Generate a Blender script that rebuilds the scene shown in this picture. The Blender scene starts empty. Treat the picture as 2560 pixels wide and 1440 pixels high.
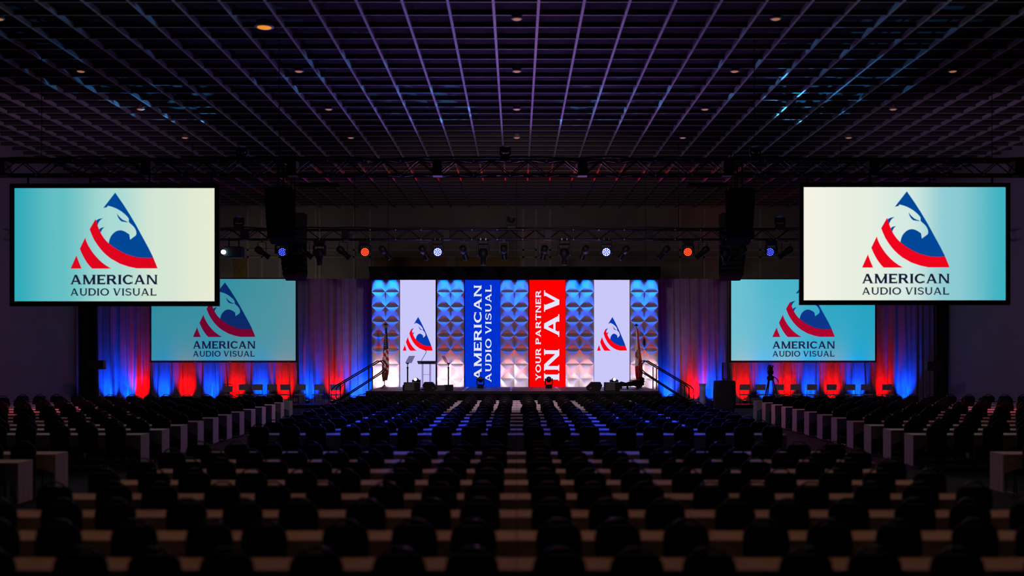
import bpy, math, random
from mathutils import Vector, Matrix

random.seed(7)
S = bpy.context.scene
COL = S.collection
R = math.radians

# ------------------------------------------------------------------ camera
F_PX, VPX, VPY, CAM_Z = 2700.0, 1292.0, 874.0, 2.75
cam_d = bpy.data.cameras.new('camera')
cam = bpy.data.objects.new('camera', cam_d)
COL.objects.link(cam)
S.camera = cam
cam.location = (0, 0, CAM_Z)
cam.rotation_euler = (R(90), 0, 0)
cam_d.sensor_width = 36
cam_d.lens = 36 * F_PX / 2560
cam_d.shift_x = -(VPX - 1280) / 2560
cam_d.shift_y = (VPY - 720) / 2560
cam_d.clip_end = 200
cam_d.dof.use_dof = True
cam_d.dof.focus_distance = 46
cam_d.dof.aperture_fstop = 0.56

# ------------------------------------------------------------------ world, exposure
W = bpy.data.worlds.new('world')
S.world = W
W.use_nodes = True
W.node_tree.nodes['Background'].inputs[0].default_value = (0.75, 0.5, 0.6, 1)
W.node_tree.nodes['Background'].inputs[1].default_value = 0.006
S.view_settings.view_transform = 'Standard'
S.view_settings.look = 'None'
S.view_settings.exposure = 0.0
S.view_settings.gamma = 1.0
S.view_settings.use_curve_mapping = False
cy = S.cycles
cy.max_bounces = 4
cy.diffuse_bounces = 2
cy.glossy_bounces = 2
cy.transmission_bounces = 4
cy.transparent_max_bounces = 6
cy.caustics_reflective = False
cy.caustics_refractive = False
cy.sample_clamp_indirect = 2.0
cy.sample_clamp_direct = 20.0


HC = 8.35                      # ceiling grid above the camera
HQ = HC / 8.6


def at(px, py, d):
    """the point of the hall seen at a pixel of the photograph, d metres down the hall"""
    return Vector(((px - VPX) * d / F_PX, d, CAM_Z + (VPY - py) * d / F_PX))


def X(px, d):
    return (px - VPX) * d / F_PX


def Z(py, d):
    return CAM_Z + (VPY - py) * d / F_PX


# ------------------------------------------------------------------ lamps of the show and added spots
def spot(loc, target, power, color, angle=60, blend=0.6, radius=0.08):
    l = bpy.data.lights.new('spot_beam', 'SPOT')
    l.energy = power
    l.color = color
    l.spot_size = R(angle)
    l.spot_blend = blend
    l.shadow_soft_size = radius
    o = bpy.data.objects.new('spot_beam', l)
    COL.objects.link(o)
    o.location = loc
    o.rotation_euler = (Vector(target) - Vector(loc)).to_track_quat('-Z', 'Y').to_euler()
    return o


BLUE, RED, WARM = (0.0, 0.1, 1.0), (1.0, 0.0, 0.01), (1.0, 0.38, 0.18)
DRAPE_D = 53.4
# LED uplights at the foot of the drapes (blue and red in turn)
UPLIGHTS = [(258, 'b'), (306, 'b'), (340, 'r'), (402, 'b'), (459, 'r'), (523, 'b'), (585, 'r'), (648, 'b'), (707, 'r'),
            (768, 'b'), (832, 'r'), (882, 'b'), (908, 'b'),
            (1676, 'b'), (1742, 'r'), (1784, 'b'), (1862, 'r'), (1918, 'b'), (1972, 'r'), (2030, 'b'), (2088, 'r'),
            (2150, 'b'), (2217, 'r'), (2276, 'b')]
for px, c in UPLIGHTS:
    x = X(px, 52.6)
    yy = 52.66 if (376 < px < 742 or 1825 < px < 2191) else 52.86
    spot((x, yy, 0.3), (x, yy + 0.6, 1.05), 720 if c == 'b' else 460, (0, 0.05, 1.0) if c == 'b' else (1, 0, 0), 104, 1.0, 0.05).scale = (0.6, 1, 1)
# lights that rake the sculpted columns from above (blue) and from the deck (white, a little red)
COLUMN_PX = [(930, 998), (1093, 1160), (1251, 1321), (1414, 1484), (1576, 1645)]
for i, (a, b) in enumerate(COLUMN_PX):
    x = X((a + b) / 2, 51)
    for s in (-0.33, 0.33):
        spot((x + s, 50.74, 6.4), (x + s, 51.2, 4.2), 560, (0.0, 0.1, 1.0), 75, 0.8, 0.04)
        spot((x + s, 50.3, 1.1), (x + s, 51.2, 1.5), 115, (1.0, 0.72, 0.76), 84, 0.9, 0.06)
        spot((x + s, 50.88, 1.06), (x + s, 51.12, 3.6), 75, (1.0, 0.04, 0.03), 70, 0.8, 0.04)
# warm house downlights in the ceiling grid
CEIL = CAM_Z + HC
LIGHT_ROWS = [9.6, 14.0, 18.5, 22.7, 27.9, 33.2, 38.4, 43.6, 49.0]
for d in LIGHT_ROWS:
    for k in (-2, -1, 0, 1, 2):
        p = 140 if d < 12 else (150 if d < 20 else (40 if d < 24 else 0))
        if abs(k) == 2 and 24 < d < 40:
            p = 170
        if p:
            spot((k * 6.5, d, CEIL - 0.03), (k * 6.5, d, 0), p, WARM, 58, 0.9, 0.12)
# colour washes thrown from the trusses over the audience
for px, col, tgt, p in [(703, BLUE, (-4.8, 31.5, 0.8), 11000), (1094, BLUE, (-2.9, 29, 0.8), 11500), (1516, BLUE, (3.1, 29, 0.8), 11500),
                        (1928, BLUE, (5.2, 31.5, 0.8), 11000), (912, (1, 0.07, 0.02), (-17, 34, 0.8), 9000),
                        (1720, (1, 0.07, 0.02), (17, 34, 0.8), 9000)]:
    spot(at(px, 634, 43.55), tgt, p, (0, 0.05, 1) if col is BLUE else col, 21, 0.8, 0.12)
# pink and lavender spots added at the rear truss to lift the table rows
for px, tx in [(962, -12), (1660, 12)]:
    spot(at(px, 650, 43.5), (tx, 32, 0.5), 720, (0.8, 0.38, 0.85) if tx < 0 else (1.0, 0.3, 0.62), 75, 0.9, 0.1)
spot(at(1280, 650, 43.4), (0, 21, 0.5), 700, (0.85, 0.4, 0.7), 90, 0.9, 0.1)
spot(at(1260, 650, 43.4), (0, 40, 0.5), 900, (1.0, 0.5, 0.72), 48, 0.9, 0.1)
# beams of the lit stage heads and two added by unlit ones, towards the ceiling
for px, tx, col, p in [(1041, -6, (0.40, 0.22, 1.0), 1600), (1535, 6, (0.40, 0.22, 1.0), 1600), (1201, -2, (0.1, 0.14, 1.0), 1300), (1372, 3, (0.62, 0.2, 0.7), 1000)]:
    spot(at(px, 940, 47.0) + Vector((0, -0.2, 0.15)), (tx * 0.6, 36, 11), p * 1.1, col, 60, 1.0, 0.08)
# broken gobo patterns of the heads on the rear truss, landing in the ceiling grid


def gobo(o, seed):
    l = o.data
    l.use_nodes = True
    nt = l.node_tree
    em = nt.nodes['Emission']
    tc = nt.nodes.new('ShaderNodeTexCoord')
    mp = nt.nodes.new('ShaderNodeMapping')
    mp.inputs['Location'].default_value = (seed, seed * 2, 0)
    n = nt.nodes.new('ShaderNodeTexNoise')
    n.inputs['Scale'].default_value = 19
    n.inputs['Detail'].default_value = 1
    cr = nt.nodes.new('ShaderNodeValToRGB')
    cr.color_ramp.elements[0].position = 0.55
    cr.color_ramp.elements[1].position = 0.6
    nt.links.new(tc.outputs['Normal'], mp.inputs[0])
    nt.links.new(mp.outputs[0], n.inputs['Vector'])
    nt.links.new(n.outputs['Fac'], cr.inputs[0])
    nt.links.new(cr.outputs[0], em.inputs['Strength'])


for k, (px, gx, gy) in enumerate([(597, 400, 270), (1278, 1000, 250), (1278, 1550, 270), (1950, 2060, 262)]):
    d = F_PX * HC / (874 - gy)
    gobo(spot(at(px, 552, 44) + Vector((0, -0.3, 0.2)), (X(gx, d), d, CEIL), 4200, (0.04, 0.42, 1.0), 32, 0.5, 0.02), 5.7 + 1.3 * k)
# dim warm spots added behind the drapes to lift the back wall
for x, p in ((-14, 110), (0, 45), (14, 30)):
    spot((x, 57.5, 4.5), (x, 66, 5.5), p * 0.9, (1.0, 0.86, 0.78), 105, 0.7, 0.2)
# red uplights behind the LED wall
for x, p in ((-5.2, 900), (-1.8, 1300), (1.8, 1500), (5.2, 1200)):
    spot((x, 52.75, 0.3), (x, 53.0, 9), p, (1.0, 0.02, 0.03), 75, 1.0, 0.06)
# soft front wash and flag spots, added unseen to brighten the stage and flags
spot((0, 30.3, 7.2), (0, 49, 1.5), 1250, (1.0, 0.72, 0.85), 88, 0.8, 0.3)
for px in (961, 1596):
    spot((X(px, 49.3) * 0.85, 43.1, 6.6), (X(px, 49.3), 49.3, 2.7), 520, (1.0, 0.85, 0.9), 17, 0.8, 0.05)
# purple spots added to stand in for bounced stage light on the side walls
for sx in (-1, 1):
    spot((sx * 8, 31, 6.2), (sx * 21, 43, 5.2), 900, (0.7, 0.36, 0.85), 85, 0.9, 0.3)

# ------------------------------------------------------------------ materials
MATS = {}


def mat(name, color, rough=0.6, metal=0.0, emit=None, strength=1.0, noise=0.12, nscale=6.0, spec=0.4):
    if name in MATS:
        return MATS[name]
    m = bpy.data.materials.new(name)
    m.use_nodes = True
    nt = m.node_tree
    b = nt.nodes['Principled BSDF']
    b.inputs['Roughness'].default_value = rough
    b.inputs['Metallic'].default_value = metal
    b.inputs['Specular IOR Level'].default_value = spec
    b.inputs['Base Color'].default_value = (*color, 1)
    if noise and emit is None:
        tc = nt.nodes.new('ShaderNodeTexCoord')
        n = nt.nodes.new('ShaderNodeTexNoise')
        n.inputs['Scale'].default_value = nscale
        n.inputs['Detail'].default_value = 3
        cr = nt.nodes.new('ShaderNodeValToRGB')
        lo, hi = 1 - noise, 1 + noise
        cr.color_ramp.elements[0].position = 0.3
        cr.color_ramp.elements[1].position = 0.7
        cr.color_ramp.elements[0].color = (*[min(1, c * lo) for c in color], 1)
        cr.color_ramp.elements[1].color = (*[min(1, c * hi) for c in color], 1)
        nt.links.new(tc.outputs['Object'], n.inputs['Vector'])
        nt.links.new(n.outputs['Fac'], cr.inputs['Fac'])
        nt.links.new(cr.outputs['Color'], b.inputs['Base Color'])
    if emit is not None:
        b.inputs['Emission Color'].default_value = (*emit, 1)
        b.inputs['Emission Strength'].default_value = strength
    MATS[name] = m
    return m


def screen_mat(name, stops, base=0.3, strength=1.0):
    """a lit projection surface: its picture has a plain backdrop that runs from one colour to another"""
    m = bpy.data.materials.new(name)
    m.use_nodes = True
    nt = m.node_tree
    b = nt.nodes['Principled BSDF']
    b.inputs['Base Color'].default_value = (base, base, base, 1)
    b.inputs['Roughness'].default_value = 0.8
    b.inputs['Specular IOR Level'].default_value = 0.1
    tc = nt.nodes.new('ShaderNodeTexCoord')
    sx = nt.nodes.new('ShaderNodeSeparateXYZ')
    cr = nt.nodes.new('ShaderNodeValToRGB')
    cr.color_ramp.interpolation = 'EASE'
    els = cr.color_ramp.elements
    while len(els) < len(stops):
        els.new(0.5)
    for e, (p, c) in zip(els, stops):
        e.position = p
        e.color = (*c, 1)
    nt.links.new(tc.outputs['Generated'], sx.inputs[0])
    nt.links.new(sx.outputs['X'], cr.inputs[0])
    nt.links.new(cr.outputs[0], b.inputs['Emission Color'])  # hot-spot colour shift painted into the glow
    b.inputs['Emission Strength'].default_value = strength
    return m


def glass_mat(name, tint, fac=0.35):
    m = bpy.data.materials.new(name)
    m.use_nodes = True
    nt = m.node_tree
    b = nt.nodes['Principled BSDF']
    b.inputs['Base Color'].default_value = (*tint, 1)
    b.inputs['Roughness'].default_value = 0.08
    t = nt.nodes.new('ShaderNodeBsdfTransparent')
    t.inputs[0].default_value = (*[0.6 + 0.4 * c for c in tint], 1)
    mx = nt.nodes.new('ShaderNodeMixShader')
    mx.inputs[0].default_value = fac
    nt.links.new(t.outputs[0], mx.inputs[1])
    nt.links.new(b.outputs[0], mx.inputs[2])
    nt.links.new(mx.outputs[0], nt.nodes['Material Output'].inputs[0])
    return m


M_CARPET = mat('carpet', (0.009, 0.009, 0.012), 0.9, noise=0.5, nscale=1.5, spec=0.2)
M_WALL = mat('painted_wall', (0.32, 0.25, 0.27), 0.85, noise=0.06, nscale=0.4, spec=0.2)
M_BACKWALL = mat('wall_covering', (0.30, 0.26, 0.23), 0.85, noise=0.08, nscale=0.6, spec=0.2)
M_TRIMWALL = mat('wall_moulding', (0.42, 0.38, 0.35), 0.7)
M_OCHRE = mat('ochre_panel', (0.25, 0.16, 0.05), 0.7)
M_PLENUM = mat('plenum', (0.03, 0.024, 0.024), 0.9, spec=0.1)
M_SLAT = mat('ceiling_slat', (0.075, 0.066, 0.068), 0.6, spec=0.3)
M_RUNNER = mat('ceiling_runner', (0.42, 0.38, 0.4), 0.5, spec=0.3)
M_BLACK = mat('black_metal', (0.012, 0.012, 0.014), 0.45, 0.3)
M_BLACKSAT = mat('black_plastic', (0.007, 0.007, 0.008), 0.55)
M_GRILLE = mat('speaker_grille', (0.02, 0.02, 0.022), 0.55, noise=0.4, nscale=60)
M_STEEL = mat('bright_steel', (0.6, 0.6, 0.62), 0.25, 1.0)
M_CLOTHBLACK = mat('black_cloth', (0.012, 0.012, 0.014), 0.9, spec=0.15)
M_DRAPE = mat('sheer_drape', (0.27, 0.25, 0.27), 0.8, noise=0.1, nscale=3, spec=0.2)
M_CHAIR = mat('chair_fabric', (0.005, 0.0045, 0.005), 0.8, noise=0.3, nscale=14, spec=0.2)
M_CHAIRMETAL = mat('chair_frame', (0.02, 0.02, 0.022), 0.35, 0.6)
M_LINEN = mat('table_linen', (0.72, 0.68, 0.66), 0.85, noise=0.04, nscale=2, spec=0.15)
M_TABLEWOOD = mat('table_board', (0.12, 0.08, 0.05), 0.6)
M_PANEL3D = mat('sculpted_foam', (0.72, 0.72, 0.75), 0.6, noise=0.02, spec=0.25)
M_DECK = mat('stage_deck', (0.022, 0.02, 0.022), 0.5, noise=0.35, nscale=2)
M_GREY = mat('grey_upholstery', (0.42, 0.39, 0.40), 0.8, noise=0.1, nscale=20)
M_CHROME = mat('dark_tube', (0.10, 0.10, 0.11), 0.3, 0.9)
M_TAPE = mat('white_tape', (0.75, 0.72, 0.75), 0.6)
M_GOLD = mat('gold_trim', (0.6, 0.36, 0.08), 0.4, 0.6)
M_BROWN = mat('brown_board', (0.3, 0.17, 0.07), 0.6)
M_GREYCASE = mat('grey_case', (0.16, 0.155, 0.165), 0.6)
M_ACRYL = glass_mat('clear_acrylic', (0.72, 0.6, 0.95), 0.3)
M_PROMPT = glass_mat('prompter_glass', (0.55, 0.5, 0.8), 0.45)


# ------------------------------------------------------------------ mesh builder
class MB:
    def __init__(s):
        s.v, s.f, s.mi = [], [], []

    def add(s, vs, fs, mi=0):
        o = len(s.v)
        s.v += [tuple(p) for p in vs]
        s.f += [tuple(i + o for i in f) for f in fs]
        s.mi += [mi] * len(fs)
        return s

    def box(s, c, d, rot=None, mi=0):
        hx, hy, hz = d[0] / 2, d[1] / 2, d[2] / 2
        vs = [Vector((x, y, z)) for z in (-hz, hz) for y in (-hy, hy) for x in (-hx, hx)]
        if rot is not None:
            vs = [rot @ v for v in vs]
        c = Vector(c)
        return s.add([v + c for v in vs], [(0, 2, 3, 1), (4, 5, 7, 6), (0, 1, 5, 4), (2, 6, 7, 3), (0, 4, 6, 2), (1, 3, 7, 5)], mi)

    def bevel_box(s, c, d, b=0.02, rot=None, mi=0):
        """box whose four vertical-axis (z) edges and top/bottom rims are chamfered"""
        hx, hy, hz = d[0] / 2, d[1] / 2, d[2] / 2
        rings = []
        for z, k in ((-hz, b), (-hz + b, 0), (hz - b, 0), (hz, b)):
            x, y = hx - k, hy - k
            rings.append([(x - b, -y), (x, -y + b), (x, y - b), (x - b, y), (-x + b, y), (-x, y - b), (-x, -y + b), (-x + b, -y)])
            rings[-1] = [Vector((p[0], p[1], z)) for p in rings[-1]]
        vs = [v for r in rings for v in r]
        if rot is not None:
            vs = [rot @ v for v in vs]
        c = Vector(c)
        fs = [tuple(range(7, -1, -1)), tuple(range(24, 32))]
        for k in range(3):
            for i in range(8):
                j = (i + 1) % 8
                fs.append((k * 8 + i, k * 8 + j, k * 8 + 8 + j, k * 8 + 8 + i))
        return s.add([v + c for v in vs], fs, mi)

    def cyl(s, p0, p1, r0, r1=None, n=10, caps=True, mi=0):
        r1 = r0 if r1 is None else r1
        p0, p1 = Vector(p0), Vector(p1)
        q = (p1 - p0).to_track_quat('Z', 'Y')
        vs = []
        for p, r in ((p0, r0), (p1, r1)):
            for i in range(n):
                a = 2 * math.pi * i / n
                vs.append(p + q @ Vector((r * math.cos(a), r * math.sin(a), 0)))
        fs = [(i, (i + 1) % n, n + (i + 1) % n, n + i) for i in range(n)]
        if caps:
            fs += [tuple(range(n - 1, -1, -1)), tuple(range(n, 2 * n))]
        return s.add(vs, fs, mi)

    def tube(s, pts, r, n=8, mi=0, closed=False):
        pts = [Vector(p) for p in pts]
        vs, m = [], len(pts)
        for k, p in enumerate(pts):
            if closed:
                d = pts[(k + 1) % m] - pts[k - 1]
            else:
                d = pts[min(k + 1, m - 1)] - pts[max(k - 1, 0)]
            q = d.to_track_quat('Z', 'Y')
            for i in range(n):
                a = 2 * math.pi * i / n
                vs.append(p + q @ Vector((r * math.cos(a), r * math.sin(a), 0)))
        fs = []
        for k in range(m if closed else m - 1):
            k2 = (k + 1) % m
            for i in range(n):
                j = (i + 1) % n
                fs.append((k * n + i, k * n + j, k2 * n + j, k2 * n + i))
        if not closed:
            fs += [tuple(range(n - 1, -1, -1)), tuple(range((m - 1) * n, m * n))]
        return s.add(vs, fs, mi)

    def lathe(s, p0, axis, prof, n=16, mi=0):
        """prof: (distance along the axis, radius)"""
        p0 = Vector(p0)
        q = Vector(axis).to_track_quat('Z', 'Y')
        vs, fs = [], []
        for h, r in prof:
            for i in range(n):
                a = 2 * math.pi * i / n
                vs.append(p0 + q @ Vector((r * math.cos(a), r * math.sin(a), h)))
        for k in range(len(prof) - 1):
            for i in range(n):
                j = (i + 1) % n
                fs.append((k * n + i, k * n + j, k * n + n + j, k * n + n + i))
        fs += [tuple(range(n - 1, -1, -1)), tuple(range((len(prof) - 1) * n, len(prof) * n))]
        return s.add(vs, fs, mi)

    def prism(s, poly, axis, a, b, mi=0):
        """poly in the plane across the axis ('x': (y,z), 'y': (x,z), 'z': (x,y)), from a to b"""
        def p3(p, t):
            return {'x': (t, p[0], p[1]), 'y': (p[0], t, p[1]), 'z': (p[0], p[1], t)}[axis]
        n = len(poly)
        vs = [p3(p, a) for p in poly] + [p3(p, b) for p in poly]
        fs = [tuple(range(n)), tuple(range(2 * n - 1, n - 1, -1))]
        fs += [(i, i + n, (i + 1) % n + n, (i + 1) % n) for i in range(n)]
        return s.add(vs, fs, mi)

    def flat(s, poly, y, mi=0):
        """one polygon facing the camera side, in the x-z plane at depth y"""
        return s.add([(p[0], y, p[1]) for p in poly], [tuple(range(len(poly)))], mi)

    def merge(s, other, M):
        o = len(s.v)
        s.v += [tuple(M @ Vector(p)) for p in other.v]
        s.f += [tuple(i + o for i in f) for f in other.f]
        s.mi += other.mi
        return s

    def mesh(s, name, mats, smooth=False):
        me = bpy.data.meshes.new(name)
        me.from_pydata(s.v, [], s.f)
        for m in (mats if isinstance(mats, (list, tuple)) else [mats]):
            me.materials.append(m)
        if any(s.mi):
            me.polygons.foreach_set('material_index', s.mi)
        if smooth:
            me.polygons.foreach_set('use_smooth', [True] * len(me.polygons))
        me.update()
        return me


def obj(name, mb, mats, parent=None, smooth=False, label=None):
    o = bpy.data.objects.new(name, mb.mesh(name, mats, smooth))
    COL.objects.link(o)
    if parent is not None:
        o.parent = parent
    if label:
        o['label'] = label
    return o


def tag(o, label, cat, group=None, kind=None):
    o['label'] = label
    o['category'] = cat
    if group:
        o['group'] = group
    if kind:
        o['kind'] = kind
    return o


def thing(name, label, cat, loc=(0, 0, 0), rot=(0, 0, 0), group=None):
    o = bpy.data.objects.new(name, None)
    COL.objects.link(o)
    o.location = loc
    o.rotation_euler = rot
    o.empty_display_size = 0.1
    return tag(o, label, cat, group)


def struct(name, mb, mats, label=None, parent=None):
    o = obj(name, mb, mats, parent)
    o['kind'] = 'structure'
    if label:
        o['label'] = label
    return o


def copy_tree(o, parent=None):
    c = o.copy()
    COL.objects.link(c)
    if parent is not None:
        c.parent = parent
    for ch in list(o.children):
        copy_tree(ch, c)
    return c


ORD = ['first', 'second', 'third', 'fourth', 'fifth', 'sixth', 'seventh', 'eighth', 'ninth', 'tenth', 'eleventh', 'twelfth',
       'thirteenth', 'fourteenth', 'fifteenth', 'sixteenth', 'seventeenth', 'eighteenth', 'nineteenth', 'twentieth']


def near(k):
    return 'nearest' if k == 0 else ORD[k] + '-nearest'


# ------------------------------------------------------------------ the hall
XL, XR, YB, YF = -21.2, 20.8, 63.7, -8.0
TOP = CEIL + 0.45
struct('floor', MB().box(((XL + XR) / 2, (YB + YF) / 2, -0.1), (XR - XL + 1, YB - YF, 0.2)), M_CARPET)
b = MB().box((XL - 0.15, (YB + YF) / 2, TOP / 2), (0.3, YB - YF, TOP))
struct('wall_left', b, M_WALL)
b = MB().box((XR + 0.15, (YB + YF) / 2, TOP / 2), (0.3, YB - YF, TOP))
struct('wall_right', b, M_WALL)
struct('wall_back', MB().box(((XL + XR) / 2, YB + 0.15, TOP / 2), (XR - XL + 1, 0.3, TOP)), M_BACKWALL)
struct('ceiling', MB().box(((XL + XR) / 2, (YB + YF) / 2, TOP + 0.1), (XR - XL + 1, YB - YF, 0.2)), M_PLENUM)
b = MB()
for k in range(-20, 20):
    x = (0.544 + 1.127 * k) * HQ
    if XL + 0.1 < x < XR - 0.1:
        b.box((x, (YB + 8) / 2, CEIL + 0.06), (0.066, YB - 8, 0.12))
struct('trim_1', b, M_RUNNER, 'long ceiling runners')
b = MB()
d = (43.6 - 1.052 * 30) * HQ
while d < YB - 0.2:
    b.box(((XL + XR) / 2, d, CEIL + 0.09), (XR - XL, 0.03, 0.13))
    b.box(((XL + XR) / 2, d, CEIL + 0.017), (XR - XL, 0.042, 0.016), mi=1)  # pale caps put the lit slat undersides into the colour
    d += 1.052 * HQ
struct('trim_2', b, [M_SLAT, M_RUNNER], 'cross slats of the ceiling grid')
# mouldings and ochre panels on the back wall
b = MB()
for px in (620, 655, 700, 790, 800, 885, 925, 1308, 1340, 1375, 1700, 1760, 1850, 1900):
    b.box((X(px, YB), YB - 0.03, 5.5), (0.12, 0.06, 11))
b.box(((XL + XR) / 2, YB - 0.03, Z(625, YB)), (XR - XL, 0.06, 0.1))
b.box(((XL + XR) / 2, YB - 0.03, Z(643, YB)), (XR - XL, 0.06, 0.1))
struct('trim_3', b, M_TRIMWALL, 'wall mouldings')
b = MB()
for a, c in ((585, 619), (935, 1118), (1140, 1300)):
    b.box(((X(a, YB) + X(c, YB)) / 2, YB - 0.04, (Z(643, YB) + Z(668, YB)) / 2 - 0.5), (X(c, YB) - X(a, YB), 0.08, Z(643, YB) - Z(668, YB) + 1.0))
struct('trim_4', b, M_OCHRE, 'ochre wall panels')
# ceiling downlights
rim = MB().lathe((0, 0, 0), (0, 0, -1), [(-0.12, 0.11), (0, 0.13), (0.035, 0.15), (0.05, 0.13)], 16)
lens = MB().lathe((0, 0, -0.045), (0, 0, -1), [(0, 0.115), (0.02, 0.09), (0.028, 0.03)], 14)
rim_me = rim.mesh('trim_ring', mat('lamp_ring', (0.5, 0.45, 0.42), 0.5), True)
lens_dim = lens.mesh('lamp_lens', mat('dim_lamp', (0.3, 0.2, 0.15), emit=(1.0, 0.42, 0.22), strength=0.32), True)
lens_lit = lens.mesh('lamp_lens', mat('lit_lamp', (0.3, 0.2, 0.1), emit=(0.85, 0.26, 0.012), strength=1.0), True)
PLACE5 = {-2: 'outermost on the left', -1: 'second from the left', 0: 'in the middle', 1: 'second from the right', 2: 'outermost on the right'}
for r, d in enumerate([27.1, 32.2, 37.3, 42.3, 47.6]):
    for k in (-2, -1, 0, 1, 2):
        bright = (r == 0 and k == -1)
        if (r == 0 and k == 2) or (r == 4 and k != -1):
            continue
        dd = 27.8 if bright else d
        lab = ('bright amber ceiling downlight, the only strongly lit one' if bright else
               'dim ceiling downlight in the %s row, %s' % (near(r), PLACE5[k]))
        if r == 4:
            lab = 'dim ceiling downlight just above the left moving head on the front truss'
        t = thing('ceiling_light', lab, 'ceiling light', (k * 6.5, dd, CEIL - 0.01), group='downlights in the ceiling grid')
        for nm, me in (('trim_ring', rim_me), ('lamp_lens', lens_lit if bright else lens_dim)):
            o = bpy.data.objects.new(nm, me)
            COL.objects.link(o)
            o.parent = t
            if bright:
                o.scale = (1.7, 1.7, 1)
# air vents in the ceiling behind the front truss
for px, side in ((803, 'left'), (1765, 'right')):
    dv = F_PX * HC / (874 - 459)
    b = MB()
    for k in range(5):
        b.box((0, -0.3 + 0.15 * k, 0), (1.7, 0.04, 0.1), Matrix.Rotation(R(35), 3, 'X'))
    for sx in (-0.87, 0.87):
        b.box((sx, 0, 0), (0.05, 0.7, 0.12))
    o = obj('air_vent', b, M_BLACKSAT)
    o.location = (X(px, dv), dv, CEIL - 0.07)
    tag(o, 'black slatted air vent in the ceiling above the %s loudspeaker array' % side, 'vent', 'ceiling air vents')


# ------------------------------------------------------------------ lettering: a wide roman with small serifs
def ring(cx, cy, rx, ry, a0, a1, wx, wy, n=14):
    out = []
    for i in range(n):
        q = []
        for (k, inner) in ((i, 0), (i + 1, 0), (i + 1, 1), (i, 1)):
            a = R(a0 + (a1 - a0) * k / n)
            x, y = (rx - wx, ry - wy) if inner else (rx, ry)
            q.append((cx + x * math.cos(a), cy + y * math.sin(a)))
        out.append(q)
    return out


def rect(x0, y0, x1, y1):
    return [(x0, y0), (x1, y0), (x1, y1), (x0, y1)]


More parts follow.
